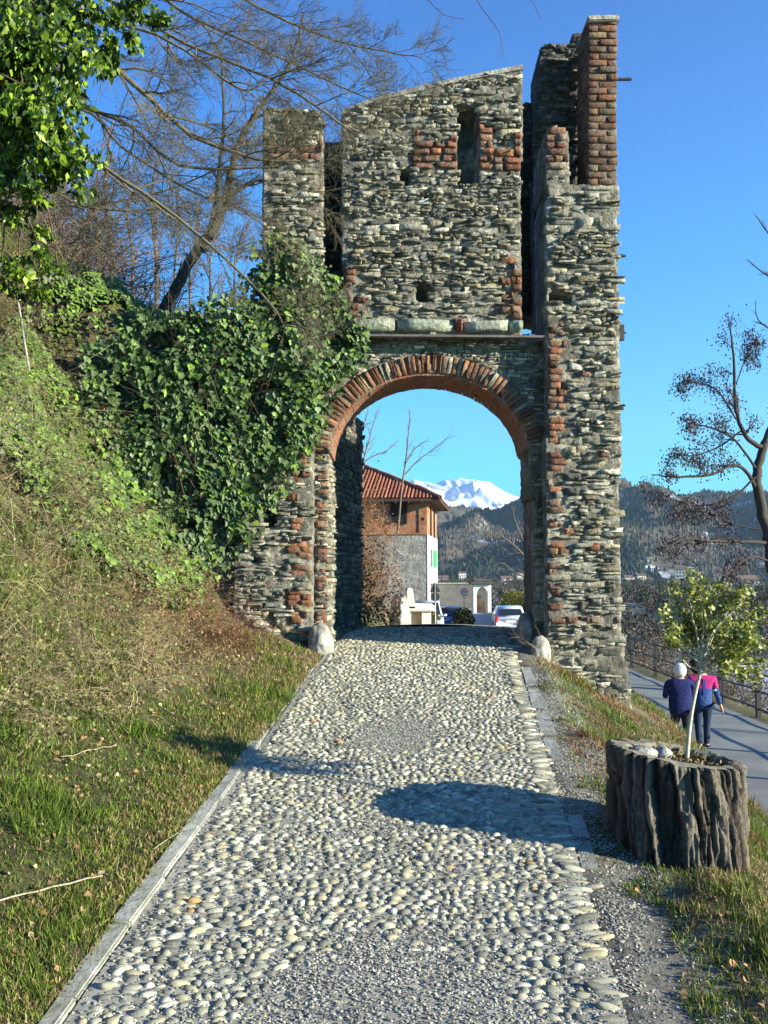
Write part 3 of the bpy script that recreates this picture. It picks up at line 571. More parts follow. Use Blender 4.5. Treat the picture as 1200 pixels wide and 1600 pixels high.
# snowy mountain
rp = np.array([(300, 800), (540, 790), (600, 772), (632, 758), (665, 753), (690, 747), (715, 745), (735, 752), (765, 760), (800, 778), (830, 788), (880, 800), (980, 830)], float)
px = np.arange(300, 980, 2.); t = np.linspace(0, 1.15, 130); PX, T = np.meshgrid(px, t); D = 4600+2000*T; X = (PX-600)/FPX*D; zr = HZ+(890-np.interp(PX, rp[:, 0], rp[:, 1]))/FPX*6600
rg = 0; am = 1.
for k in range(6): rg = rg+am*(1-np.abs(2*vn(X/420*1.9**k+D/1500*k, D/760*1.9**k, 0, 60+k)-1)); am *= .5
Z = np.where(T <= 1, zr*(.12+.88*T**.9), zr*(1-(T-1)*1.2))+(rg-1.25)*260*np.clip(1.10-T, 0, 1)**.6
m = mat('snow', (.80, .82, .86), nscale=.01, namt=.05, rough=.9, second=(.30, .33, .38), sscale=.011, sth=(.60, .66)); V, F = grid(X, D, Z); npmesh('snowy_mountain', V, F, m, smooth=True, kind='structure')
# distant houses and the valley trees
def house(px, py, D, w, h, label, roofc=(.16, .10, .08), wallc=(.62, .57, .47)):
    a = at(px, py, D); e = empty('house', a, label, 'house', 'far houses across the valley', rz=random.uniform(-.3, .3)); x, y = w/2, w*.4
    MB().box((0, 0, h/2-3), (w, 2*y, h+6)).build('wall', mat('housewall', wallc, namt=.1, nscale=.3), e, local=True)
    b = MB(); b.prism([(-x-.5, -y-.5, h), (x+.5, -y-.5, h), (x+.5, 0, h+w*.22), (-x-.5, 0, h+w*.22)], (0, 0, .3)); b.prism([(-x-.5, y+.5, h), (x+.5, y+.5, h), (x+.5, 0, h+w*.22), (-x-.5, 0, h+w*.22)], (0, 0, .3)); b.build('roof', mat('houseroof', roofc, namt=.2, nscale=.5), e, local=True)
    b = MB()
    for i in (-.3, 0, .3):
        for j in range(max(1, int(h/3))): b.box((i*w, -y-.05, 1.6+3*j), (1, .1, 1.4))
    b.build('window', 'black', e, local=True)
HS = [(982, 911, 820, 9, 5, 'grey low house at the far left of the valley houses right of the gate'), (1001, 911, 820, 8, 6.5, 'cream square house in the valley just right of the gate'), (1014, 909, 850, 6, 2.5, 'small white shed beside the cream valley house'), (1063, 908, 800, 9, 10, 'tall pale house in the valley above the small potted tree'), (1085, 906, 850, 7, 7, 'pale narrow house in the valley right of the tall pale house'), (1128, 912, 820, 14, 6, 'pale house in the valley behind the dark branches'), (1165, 914, 800, 20, 4, 'long low white building in the valley at the right edge'), (690, 912, 850, 12, 5, 'long pale house seen over the grey wall through the arch'), (722, 907, 900, 7, 7, 'small white house above the red ringed sign'), (790, 911, 850, 11, 4, 'white low house through the arch right of the shrine'), (812, 906, 900, 6, 6, 'grey small house through the arch close to the right gate pier')]
for a in HS: house(*a)
n = 2600; y = rng.uniform(60, 800, n); px_ = np.where(rng.random(n) < .7, rng.uniform(965, 1350, n), rng.uniform(670, 850, n)); x = (px_-600)/FPX*y; z = gz(x, y); z = np.where(y > 200, np.minimum(z, -10), z); k = (fbm(x/30, y/30, 0, 71) > .42) & ~((x < 14) & (y < 110)); x, y, z = x[k], y[k], z[k]; n = len(x)
h = rng.uniform(2.5, 6, n); w = h*rng.uniform(.25, .5, n)
lp = rng.normal(0, 1, (n*60, 3)); lp = lp/np.linalg.norm(lp, axis=1)[:, None]*rng.random((n*60, 1))**.4; c0 = np.repeat(np.column_stack([x, y, z+h*.5]), 60, 0); sc = np.repeat(np.stack([w, w, h*.5], 1), 60, 0); P = c0+lp*sc
s = np.minimum(np.repeat(h, 60)*.12, np.repeat(y, 60)*.0022); C = np.repeat(np.where(rng.random((n, 1)) < .2, np.array([.035, .05, .022]), np.array([.105, .085, .06]))*rng.uniform(.5, 1.4, (n, 1)), 60, 0)
TRI = np.array([(-.5, 0, -.5), (.5, 0, -.4), (.1, .2, .9), (-.1, -.3, .1)], float); TRF = [np.array([[0, 1, 2], [0, 3, 2]])]
V, F, C = inst(TRI, TRF, eul(*rng.uniform(-.7, .7, (2, n*60)), rng.uniform(0, 6, n*60))*s[:, None, None], P, C); npmesh('valley_scrub', V, F, mat('scrub', attr=True, namt=0, rough=1), cols=C, label='grey brown scrub and small trees covering the valley bottom', cat='scrub', kind='stuff')
# ------------------------------------------------------------ the old building behind the yard
YB0 = 55.; c0 = at(668, 925, YB0); zb = -3.0; ze = at(668, 777, YB0).z; zs = at(668, 835, YB0).z; rzB = math.atan2(1.03, 8)
bld = empty('old_building', (c0.x, c0.y, zb), 'old building with red tiled roof, orange brick upper floor and green shutter', 'building'); bld.rotation_euler.z = -rzB
WB, LB = 9.5, 8.4
MB().box((-WB/2, LB/2, (zs-zb)/2), (WB, LB, zs-zb)).build('stone_storey', mat('rendered_stone', (.36, .35, .31), nscale=.8, namt=.35, bump=.8, bscale=3, bdist=.15, second=(.22, .21, .18), sscale=1.2), bld, local=True)
MB().box((.012, LB/2, (zs-zb)/2), (.03, LB+.04, zs-zb-.02)).build('plaster_side', 'plaster', bld, local=True)
bh = ze-zs; M['brickwall'] = mat('brickwall', (.36, .14, .065), nscale=1.2, namt=.35, bump=.5, bscale=6, bdist=.03, second=(.34, .22, .14), sscale=1.2)
b = MB().box((-WB/2, LB/2, zs-zb+bh/2), (WB-.02, LB-.02, bh)); 
b.box((-.26, -.015, zs-zb+bh/2), (.5, .07, bh)); b.box((-WB/2, -.02, zs-zb+.05), (WB, .09, .1)); b.build('brick_storey', 'brickwall', bld, local=True)
def lz(py): return at(668, py, YB0).z-zb
b = MB().box((-(668-623)/FPX*YB0, -.02, (lz(785)+lz(817))/2), (1.0, .12, lz(785)-lz(817))); w = b.build('window', 'black', bld, local=True)
b = MB(); 
for i in (-.5, .5): b.box((-(668-623)/FPX*YB0+i, -.05, (lz(785)+lz(817))/2), (.08, .1, lz(785)-lz(817)+.1))
b.build('frame', 'darkwood', w, local=True)
MB().cyl((-(668-661)/FPX*YB0, -.06, lz(811)), (-(668-661)/FPX*YB0, .1, lz(811)), .11).build('vent_hole', 'black', bld, local=True)
for y0 in (2.6, 5.6): MB().box((.02, y0, (lz(787)+lz(836))/2), (.08, .7, lz(787)-lz(836))).build('window', 'black', bld, local=True)
w = MB().box((.03, 2.8, (lz(857)+lz(886))/2), (.06, .9, lz(857)-lz(886))).build('window', 'black', bld, local=True); MB().box((.08, 2.8, (lz(857)+lz(886))/2), (.08, .12, lz(857)-lz(886)+.1)).build('frame', 'white', w, local=True)
for y0 in (4.3,): MB().box((.14, y0, (lz(858)+lz(887))/2), (.30, .06, lz(858)-lz(887)), rz=.5).build('shutter', 'green', bld, local=True)
w = MB().box((.03, 5.0, (lz(857)+lz(886))/2), (.06, .9, lz(857)-lz(886))).build('window', 'black', bld, local=True)
# hipped roof
ov = .85; zr0 = ze-zb-.15; rzz = lz(727)-.0; x0, x1, y0, y1 = -WB-ov, ov, -ov, LB+ov; rx0, rx1, ry = -WB+4.2-1.5, -4.4, LB/2
A, B_, C_, D_ = (x0, y0, zr0), (x1, y0, zr0), (x1, y1, zr0), (x0, y1, zr0); R0, R1 = (rx0, ry, rzz+.35), (rx1, ry, rzz+.35)
b = MB(); b.face([A, B_, R1, R0]); b.face([B_, C_, R1]); b.face([C_, D_, R0, R1]); b.face([D_, A, R0])
rf = b.build('roof', mat('tiles_under', (.28, .09, .05), nscale=2, namt=.4), bld, local=True)
b = MB(); b.face([(p[0], p[1], p[2]-.12) for p in (A, B_, C_, D_)])
for p, q in ((A, B_), (B_, C_)): 
    b.face([p, q, (q[0], q[1], q[2]-.16), (p[0], p[1], p[2]-.16)])
for k in range(14): b.box((x0+.5+k*.8, -ov/2, zr0-.2), (.12, ov, .12))
b.build('eaves', 'darkwood', rf, local=True)
TV = []; TC = []; R_ = []
def tiles(p, q, apexL, apexR):
    p, q, aL, aR = map(np.array, (p, q, apexL, apexR)); w = np.linalg.norm(q-p); n_ = int(w/.23); out = []
    ed = (q-p)/w; mid = (aL+aR)/2
    for i in range(n_):
        s = (i+.5)/n_; base = p+(q-p)*s; u = s*w; uL = np.dot(aL-p, ed); uR = np.dot(aR-p, ed)
        up_full = (aL-p)-ed*uL; f = min(1, u/max(uL, .01), (w-u)/max(w-uR, .01)); out.append(([base, base+up_full*f*.33, base+up_full*f*.66, base+up_full*f], [.10, .095, .10, .095], np.array([.28, .095, .05])*rng.uniform(.6, 1.4)))
    return out
tp = tiles(A, B_, R0, R1)+tiles(B_, C_, R1, R1); V, F, C = tubes([(np.array(a)+np.array([0, 0, .02]), r, c) for a, r, c in tp], 6)
npmesh_local = lambda n_, V, F, m, par, C: (lambda me_: me_)(None)
def nploc(name, V, F, m, parent, cols):
    o = npmesh(name, V, F, m, None, cols=cols); o.parent = parent; return o
nploc('roof_tiles', V, F, 'tile', rf, C)
hp = [([B_, R1], [.14, .12], np.array([.26, .11, .07])), ([R0, R1], [.14, .14], np.array([.26, .11, .07]))]
V, F, C = tubes([(np.linspace(a[0], a[1], 16)+rng.normal(0, .03, (16, 3))+[0, 0, .1], np.full(16, .15), c) for a, r, c in hp], 6); nploc('ridge_tiles', V, F, 'tile', rf, C)
# grey wall, shrine, signs
a, b_ = at(672, 946, 57), at(741, 946, 57); zt = at(700, 912.5, 57).z
w = empty('grey_wall', ((a.x+b_.x)/2, 57, a.z-1), 'long dark grey wall at the end of the yard behind the parked cars', 'wall')
MB().box(((a.x+b_.x)/2, 57.15, (zt+a.z-2)/2), (b_.x-a.x, .3, zt-a.z+2)).build('wall', 'greywall', w); MB().box(((a.x+b_.x)/2, 57.15, zt+.04), (b_.x-a.x+.1, .42, .08), bev=.01).build('coping', 'kerbstone', w)
ys_ = 49.; a, b_ = at(740, 972, ys_), at(768, 972, ys_); zt = at(750, 913, ys_).z; z0 = a.z-.4; cx_ = (a.x+b_.x)/2; ws = b_.x-a.x
sh = empty('roadside_shrine', (cx_, ys_, z0), 'small white wayside shrine with an arched niche and a stone roof', 'shrine')
b = MB(); na = .30*ws; zn0 = z0+(zt-z0)*.42; zn1 = zt-.42*.62
b.box((cx_-ws/2+.09, ys_+.5, (z0+zt)/2), (.18, 1., zt-z0)).box((cx_+ws/2-.09-.0, ys_+.5, (z0+zt)/2), (.18, 1., zt-z0)).box((cx_, ys_+.9, (z0+zt)/2), (ws-.36, .2, zt-z0-.01)).box((cx_, ys_+.5, z0+(zt-z0)*.17), (ws-.362, .99, (zt-z0)*.34))
pts = [(cx_-(ws/2-.18), ys_+.01, zt-.005)]+[(cx_-math.cos(t)*(ws/2-.20), ys_+.01, zt-.55+math.sin(t)*.40) for t in np.linspace(0, PI, 14)]+[(cx_+(ws/2-.18), ys_+.01, zt-.005)]
b.prism(pts, (0, .97, 0)); b.build('shrine_body', 'plaster', sh)
b = MB(); b.box((cx_, ys_+.45, zt+.08), (ws+.35, 1.4, .13), bev=.02).box((cx_, ys_+.45, zt+.21), (ws+.05, 1.1, .13), bev=.03).box((cx_-.2, ys_+.4, zt+.31), (.6, .6, .1), jit=.02); b.build('shrine_roof', mat('slate', (.09, .085, .075), nscale=3, namt=.4), sh)
b = MB().box((cx_-.12, ys_+.79, z0+1.4), (.28, .02, .9), jit=.02).box((cx_+.1, ys_+.79, z0+1.2), (.2, .022, .6), jit=.02); b.build('faded_painting', mat('fresco', (.55, .40, .26), nscale=4, namt=.4, second=(.45, .2, .1), sscale=6), sh)
def pole(x, y, z0, z1, par, r=.025): MB().cyl((x, y, z0), (x, y, z1), r, n=8).build('pole', mat('galvanised', (.35, .36, .36), metal=.6, rough=.5), par)
a = at(680, 918, 38); g0 = float(zp(38)); sg = empty('road_sign', (a.x, 38, g0), 'pole with the dark backs of a triangular and a round road sign', 'road sign')
pole(a.x, 38.0, g0, at(680, 910, 38).z, sg, .03); p = [at(671, 925, 37.96), at(688.5, 925, 37.96), at(679.7, 909.5, 37.96)]; M['signback'] = mat('signback', (.035, .035, .038), rough=.6)
MB().prism(p, (0, .02, 0)).build('triangular_plate', 'signback', sg); c = at(680, 932.5, 37.96); MB().cyl(c, c+Vector((0, .02, 0)), .185, n=24).build('round_plate', 'signback', sg)
MB().box(c+Vector((0, -.012, 0)), (.05, .02, .5)).box(at(680, 918, 37.94), (.04, .02, .4)).build('bracket', mat('galv', (.3, .31, .31), metal=.5), sg)
a = at(725, 925, 50); g0 = float(zp(50)); sg = empty('road_sign', (a.x, 50, g0), 'round white road sign with a red ring before the grey wall', 'road sign')
pole(a.x, 50.03, g0, a.z, sg); MB().cyl(a, a+Vector((0, .02, 0)), .21, n=28).build('sign_plate', 'red', sg); MB().cyl(a+Vector((0, -.008, 0)), a+Vector((0, .004, 0)), .155, n=28).build('sign_face', 'white', sg)
MB().box(a+Vector((-.03, -.012, .01)), (.10, .012, .08)).box(a+Vector((.05, -.012, .0)), (.05, .012, .06)).cyl(a+Vector((-.05, -.02, -.04)), a+Vector((-.05, -.008, -.04)), .018, n=8).cyl(a+Vector((.05, -.02, -.04)), a+Vector((.05, -.008, -.04)), .018, n=8).build('vehicle_symbol', 'black', sg)
# ------------------------------------------------------------ the stone bench, seen from its end
bx = lambda px: (px-600)/FPX*20.; g0 = float(zp(20))
bench = empty('stone_bench', (bx(657), 20, g0), 'pale stone bench with upright back on two block legs beside the path', 'bench')
zz = lambda py: at(650, py, 20).z
MB().box(((bx(637)+bx(680))/2, 20.6, (zz(946)+zz(955))/2), (bx(680)-bx(637), 1.5, zz(946)-zz(955)), bev=.02).build('seat', 'benchstone', bench)
prof = [(bx(637), zz(950)), (bx(635.5), zz(925)), (bx(637), zz(919)), (bx(641), zz(918)), (bx(645), zz(921)), (bx(648), zz(947)), (bx(648), zz(950))]
MB().prism([(x, 19.85, z) for x, z in prof], (0, 1.5, 0)).build('backrest', 'benchstone', bench)
for y0 in (19.95, 21.1):
    if y0 < 20.5:
        MB().box(((bx(633)+bx(642))/2, y0+.1, (zz(955)+zz(986))/2), (bx(642)-bx(633), .25, zz(955)-zz(986)), bev=.012).build('leg', 'benchstone', bench)
        MB().box(((bx(658)+bx(673))/2, y0+.1, (zz(955)+zz(986))/2), (bx(673)-bx(658), .25, zz(955)-zz(986)), bev=.012).build('leg', 'benchstone', bench)
    else: MB().box(((bx(633)+bx(673))/2, y0+.1, (zz(955)+zz(986))/2), (bx(673)-bx(633), .25, zz(955)-zz(986)), bev=.012).build('leg', 'benchstone', bench)
MB().box(((bx(642)+bx(658))/2, 20.14, (zz(955)+zz(986))/2), (bx(658)-bx(642)-.002, .14, zz(955)-zz(986))).build('inset_slab', 'benchslab', bench)
# ------------------------------------------------------------ cars
def car(loc, rz, paint, label, wagon=True, group='cars parked in the yard', z=None, L_=4.1, H_=1.45, Wd=1.7):
    e = empty('parked_car', (loc[0], loc[1], float(zp(loc[1]))+.01), label, 'car', group, rz=rz); h = L_/2; w = Wd/2
    # sections along the length: y, zbottom, zbelt, half width
    st = [(-h, .38, .62, .66), (-h+.06, .26, .80, .78), (-h+.35, .22, .88, .84), (-h+1.0, .20, .95, .85), (-.2, .20, .97, .86), (h-1.1, .20, .98, .86), (h-.35, .22, .98, .84), (h-.06, .26, .92, .80), (h, .38, .80, .72)]
    V = []; 
    for y, zb_, zt_, hw in st:
        hw *= w/.86
        for s_ in (1,): V.append([(-hw*.9, y, zb_), (-hw, y, zb_+.12), (-hw*1.01, y, (zb_+zt_)/2+.05), (-hw*.97, y, zt_-.04), (-hw*.85, y, zt_), (0, y, zt_+.015), (hw*.85, y, zt_), (hw*.97, y, zt_-.04), (hw*1.01, y, (zb_+zt_)/2+.05), (hw, y, zb_+.12), (hw*.9, y, zb_)])
    k = 11; V = np.array(V).reshape(-1, 3); F = [np.array([[i*k+j, i*k+(j+1) % k, (i+1)*k+(j+1) % k, (i+1)*k+j] for i in range(len(st)-1) for j in range(k)])]
    caps = []; nV = len(V); V = np.vstack([V, [(0, -h-.01, .5), (0, h+.01, .55)]]); f3 = [[j, (j+1) % k, nV] for j in range(k)]+[[(len(st)-1)*k+(j+1) % k, (len(st)-1)*k+j, nV+1] for j in range(k)]
    pm = mat('car_paint', paint, rough=.25, spec=.6, namt=.04, metal=.35); o = npmesh('body', V, F+[np.array(f3)], pm, None, smooth=True); o.parent = e
    # cabin: front is -y; tail +y
    yt = h-.12 if wagon else h-.75; c = [(-h+1.0, .93, .80), (-h+1.75, H_-.04, .62), (-h+2.2, H_, .64), (yt-.45, H_-.01, .63), (yt-.22, H_-.06, .61), (yt, .95, .78)]
    V = np.array([p for y, z_, hw in c for p in ((-hw*w/.86, y, z_), (hw*w/.86, y, z_))]+[p for y, z_, hw in c for p in ((-.80*w/.86, y, .93), (.80*w/.86, y, .93))]); n_ = len(c); F = []
    for i in range(n_-1): F.append([2*i, 2*i+1, 2*i+3, 2*i+2]); F.append([2*i, 2*i+2, 2*(n_+i+1), 2*(n_+i)]); F.append([2*i+1, 2*(n_+i)+1, 2*(n_+i+1)+1, 2*i+3])
    cab = npmesh('cabin', V, [np.array(F)], pm, None); cab.parent = e
    def panel(nm, pts, m, off): b = MB(); b.prism(pts, off); return b.build(nm, m, e, local=True)
    s = w/.86
    panel('windscreen', [(-.68*s, -h+1.08, .99), (.68*s, -h+1.08, .99), (.56*s, -h+1.70, H_-.08), (-.56*s, -h+1.70, H_-.08)], 'glass', (0, -.02, .02))
    panel('rear_window', [(-.66*s, yt-.02, 1.02), (.66*s, yt-.02, 1.02), (.54*s, yt-.19, H_-.12), (-.54*s, yt-.19, H_-.12)], 'glass', (0, .02, .01))
    for sx in (-1, 1):
        panel('side_window', [(sx*.79*s, -h+1.35, 1.0), (sx*.795*s, yt-.15, 1.0), (sx*.645*s, yt-.35, H_-.1), (sx*.655*s, -h+1.85, H_-.1)], 'glass', (sx*.015, 0, 0))
        MB().ball((sx*.93*s, -h+1.25, .98), .09, (1, .6, .75)).build('mirror', pm, e, smooth=True, local=True)
        MB().box((sx*.60*s, -h+.03, .66), (.30, .12, .16), bev=.03).build('headlight', mat('lamp_glass', (.7, .72, .74), rough=.1, spec=.8, namt=0), e, local=True)
        MB().box((sx*.72*s, h-.02, .80), (.16, .10, .34), bev=.03).build('tail_light', 'red', e, local=True)
        for y in (-h+.75, h-.75):
            wl = MB().cyl((sx*(w-.20), y, .31), (sx*(w+.005), y, .31), .31, n=24).build('wheel', 'tyre', e, local=True); MB().cyl((sx*(w-.0), y, .31), (sx*(w+.015), y, .31), .19, n=16).build('rim', mat('rim', (.5, .5, .52), metal=.7, rough=.35), wl, local=True)
    MB().box((0, -h-.01, .42), (1.3, .06, .16), bev=.02).build('grille', 'black', e, local=True); MB().box((0, -h-.04, .45), (.5, .02, .11)).build('number_plate', 'white', e, local=True)
    MB().box((0, h+.02, .72 if wagon else .5), (.5, .03, .11)).build('number_plate', 'white', e, local=True); MB().box((0, h+.01, .42), (1.55, .10, .18), bev=.03).build('bumper', pm, e, local=True)
    return e
car(((670-600)/FPX*46, 47.5), -.05, (.55, .60, .66), 'silver hatchback facing the gate behind the stone bench', H_=1.66)
car(((701-600)/FPX*50, 51.5), -.16, (.03, .07, .20), 'dark blue car partly hidden behind the silver hatchback', Wd=1.68)
car(((801-600)/FPX*46, 48.0), PI-.07, (.75, .78, .80), 'white estate car seen from behind at the right of the yard')
car(((760-600)/FPX*49, 52.0), PI+.25, (.02, .02, .022), 'black car standing in shade left of the white estate car', wagon=False)
# ------------------------------------------------------------ grass, leaves and litter
BL = np.array([(-.5, 0, 0), (.5, 0, 0), (.38, .12, .5), (-.38, .12, .5), (0, .45, 1)], float); BLF = [np.array([[0, 1, 2, 3]]), np.array([[3, 2, 4]])]
def inview(x, y, z, m=40): px, py = proj(x, y, z); return (px > -m) & (px < 1200+m) & (py > -m) & (py < 1600+m)
def on_grass(x, y):
    u = xl(y)-x; v = x-xr(y)
    return np.where(u > 0, u > np.where(y < 5.8, .115, .0)+.03*np.sin(y*9), v > .06+.55*fbm(y*5, x*5, 0, 91)**1.6)
n = 420000; y = 2.0+11*rng.random(n)**1.5; hw = .46*y+.3; x = rng.uniform(-1, 1, n)*hw; k = on_grass(x, y) & ~((y > 9.3) & (x > -3.6) & (x < 2.8)) & (x < 4.2); x, y = x[k], y[k]; z = gz(x, y); k = inview(x, y, z); x, y, z = x[k], y[k], z[k]; n = len(x)
t1 = fbm(x*1.1, y*1.1, 0, 21); t2 = fbm(x*3.2, y*3.2, 0, 95); tuft = np.clip((t2-.50)*7, 0, 1); kk = rng.random(n) < .35+.65*np.clip((fbm(x*6, y*6, 0, 96)-.33)*4, 0, 1); x, y, z, t1, t2, tuft = [q[kk] for q in (x, y, z, t1, t2, tuft)]; n = len(x)
h = rng.uniform(.012, .034, n)*(1+1.6*tuft)*(1+.05*y)*(1+1.3*np.clip(xl(y)-x-.9, 0, 1)); wd = rng.uniform(.003, .0055, n)*(.8+.09*y)
gr = np.array([.145, .225, .022]); dg = np.array([.065, .10, .020]); st = np.array([.36, .285, .13]); br = np.array([.17, .105, .055])
r = rng.random((n, 1)); dry = np.clip((t1-.42)*5, .18, .80)[:, None]*(1-.75*tuft[:, None]); C = np.where(r < dry, np.where(rng.random((n, 1)) < .62, st, br), np.where(rng.random((n, 1)) < .5, gr, dg))*rng.uniform(.6, 1.35, (n, 1))
right = (x > xr(y)); red = right & (fbm(x*1.7, y*1.7, 0, 99) > .50) & (y > 5.5) & (rng.random(n) < .5); C[red] = np.array([.22, .085, .05])*rng.uniform(.6, 1.5, (red.sum(), 1)); 
ln = rng.normal(0, .45, n)+np.where(rng.random(n) < .25, 1.0, 0); R = eul(ln, rng.normal(0, .35, n), rng.uniform(0, 2*PI, n))*np.stack([wd, h, h], 1)[:, None, :]
V, F, C = inst(BL, BLF, R, np.column_stack([x, y, z-.002]), C); npmesh('grass', V, F, 'grass', cols=C, label='short winter grass, green tufts mixed with straw on both sides of the path', cat='grass', kind='stuff')
n = 26000; y = 2.1+6.6*rng.random(n)**1.4; u = .075+.38*rng.random(n)**1.3; x = xl(y)-u; k = (fbm(x*5, y*5, 0, 96) > .34) | (rng.random(n) < .4); x, y, u = x[k], y[k], u[k]; n = len(x); h = rng.uniform(.014, .04, n)*(1+.04*y); wd = rng.uniform(.003, .0055, n)*(.8+.09*y)
C = np.where(rng.random((n, 1)) < .5, np.where(rng.random((n, 1)) < .6, st, br), np.where(rng.random((n, 1)) < .5, gr, dg))*rng.uniform(.6, 1.35, (n, 1)); V, F, C = inst(BL, BLF, eul(rng.normal(0, .5, n), rng.normal(0, .4, n), rng.uniform(0, 2*PI, n))*np.stack([wd, h, h], 1)[:, None, :], np.column_stack([x, y, np.maximum(gz(x, y), zp(y)+.012)]), C)
npmesh('edge_grass', V, F, 'grass', cols=C, label='fringe of short grass creeping over the left kerb slabs', cat='grass', kind='stuff')
# broad weed leaves and fallen leaves
LF = np.array([(0, 0, 0), (-.5, .45, .10), (0, .5, 0), (.5, .45, .10), (0, 1, -.05), (-.38, .8, .04), (.38, .8, .04)], float); LFF = [np.array([[0, 2, 1], [0, 3, 2], [1, 2, 5], [3, 6, 2], [5, 2, 4], [6, 4, 2]])]
n = 5200; y = 2.0+8*rng.random(n)**1.3; x = rng.uniform(-1, 1, n)*(.46*y+.2); k = on_grass(x, y) & (x < 4) & ~((y > 9.3) & (x > -3.6)); x, y = x[k], y[k]; z = gz(x, y); k = (rng.random(len(x)) < np.where(x < 0, 1, .45)); x, y, z = x[k], y[k], z[k]; n = len(x)
s = rng.uniform(.018, .045, n); pal = np.array([[.42, .29, .15], [.30, .17, .08], [.50, .38, .22], [.20, .11, .06], [.38, .22, .10]]); C = pal[rng.integers(0, 5, n)]*rng.uniform(.7, 1.2, (n, 1))
s = s*.8; V, F, C = inst(LF*[1, 1, 2.5], LFF, eul(rng.normal(0, .5, n), rng.normal(0, .5, n), rng.uniform(0, 6, n))*s[:, None, None], np.column_stack([x, y, z+.018]), C); npmesh('fallen_leaves', V, F, 'dead', cols=C, label='brown fallen leaves scattered over the grass', cat='leaves', kind='stuff')
n = 5000; y = 2.2+7*rng.random(n)**1.3; x = rng.uniform(-1, 1, n)*(.46*y+.2); k = on_grass(x, y) & (x < 4) & (fbm(x*2.2, y*2.2, 0, 97) > .52); x, y = x[k], y[k]; n = len(x); z = gz(x, y)
s = rng.uniform(.010, .024, n); C = np.array([.09, .15, .03])*rng.uniform(.6, 1.5, (n, 1)); V, F, C = inst(LF, LFF, eul(rng.normal(.5, .5, n), rng.normal(0, .4, n), rng.uniform(0, 6, n))*s[:, None, None], np.column_stack([x, y, z+.01]), C); npmesh('ground_weeds', V, F, 'grass', cols=C, label='low green weeds growing among the grass', cat='weeds', kind='stuff')
# ------------------------------------------------------------ ivy
IV = np.array([(0, .45, -.02), (0, 0, 0), (-.42, .02, .07), (-.55, .40, .09), (-.28, .62, .05), (0, 1.05, -.04), (.28, .62, .05), (.55, .40, .09), (.42, .02, .07)], float); IVF = [np.array([[0, i, i+1] for i in range(1, 8)]+[[0, 8, 1]])]
def ivy_leaves(P, N_, s, C, droop=1.0):
    """leaves hanging tip-down on surface points P, facing N_"""
    n = len(P); N_ = N_+rng.normal(0, .38, (n, 3)); N_ /= np.linalg.norm(N_, axis=1)[:, None]; dn = np.tile([0, 0, -1.], (n, 1))+rng.normal(0, .35, (n, 3))
    Y_ = dn-N_*(dn*N_).sum(1)[:, None]; Y_ /= np.linalg.norm(Y_, axis=1)[:, None]; X_ = np.cross(Y_, N_); R = np.stack([X_, Y_, N_], -1)*s[:, None, None]; R = R*np.stack([rng.uniform(.8, 1.1, n), np.ones(n), rng.uniform(-.5, 2.5, n)], 1)[:, None, :]
    return inst(IV, IVF, R, P, C)
def ivycol(n, y=0., dark=0.):
    a = np.array([.060, .105, .034]); b = np.array([.10, .15, .055]); c = np.array([.13, .22, .03]); r = rng.random((n, 1)); f = rng.random((n, 1)); col = a*(1-f)+b*f; col = np.where(r < y, c, col); return col*rng.uniform(.55, 1.4, (n, 1))*(1-dark)
WP = [(232, 515), (300, 498), (380, 474), (400, 440), (405, 390), (440, 380), (498, 415), (530, 450), (545, 495), (575, 525), (572, 560), (535, 592), (512, 640), (500, 690), (472, 715), (455, 745), (432, 780), (405, 800), (395, 830), (365, 870), (330, 905), (290, 925), (262, 890), (240, 860), (200, 850), (150, 700), (140, 560)]
ivy = empty('ivy', (-1.9, 9.4, 1.6), 'thick dark green ivy hanging over the wall left of the arch', 'ivy')
n = 26000; px = rng.uniform(140, 580, n); py = rng.uniform(375, 930, n); k = pip(px+rng.normal(0, 7, n), py+rng.normal(0, 7, n), WP); px, py = px[k], py[k]; n = len(px)
kk = FPX*cp-(800-py)*sp; X = (px-600)*YF/kk; Z = HZ+((800-py)*cp+FPX*sp)*YF/kk
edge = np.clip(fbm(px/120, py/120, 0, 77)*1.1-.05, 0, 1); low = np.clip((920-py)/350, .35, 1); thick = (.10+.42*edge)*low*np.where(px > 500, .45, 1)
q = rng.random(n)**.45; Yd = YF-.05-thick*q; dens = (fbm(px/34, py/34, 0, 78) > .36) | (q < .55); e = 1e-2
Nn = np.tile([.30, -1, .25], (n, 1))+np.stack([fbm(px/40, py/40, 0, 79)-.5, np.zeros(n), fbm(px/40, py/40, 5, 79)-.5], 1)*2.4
keep = dens; s = rng.uniform(.032, .075, n); V, F, C = ivy_leaves(np.column_stack([X, Yd, Z])[keep], Nn[keep], s[keep], (1.15*ivycol(n, .16)*(.35+.75*q[:, None]**1.5))[keep]); npmesh('leaves', V, F, 'ivy', ivy, cols=C)  # deeper leaves coloured darker: shade inside the ivy is painted in
out = []
for k in range(150):
    a, b_ = rng.uniform(240, 540), rng.uniform(560, 880)
    if not pip(a, b_, WP): continue
    p = at(a, b_, YF-.07); grow(p, (rng.normal(0, .4), -.1, 1), rng.uniform(.5, 1.3), .008, 1, out, (.06, .045, .03), kids=3, wig=.3)
V, F, C = tubes(out); npmesh('stems', V, F, 'twig', ivy, cols=C)
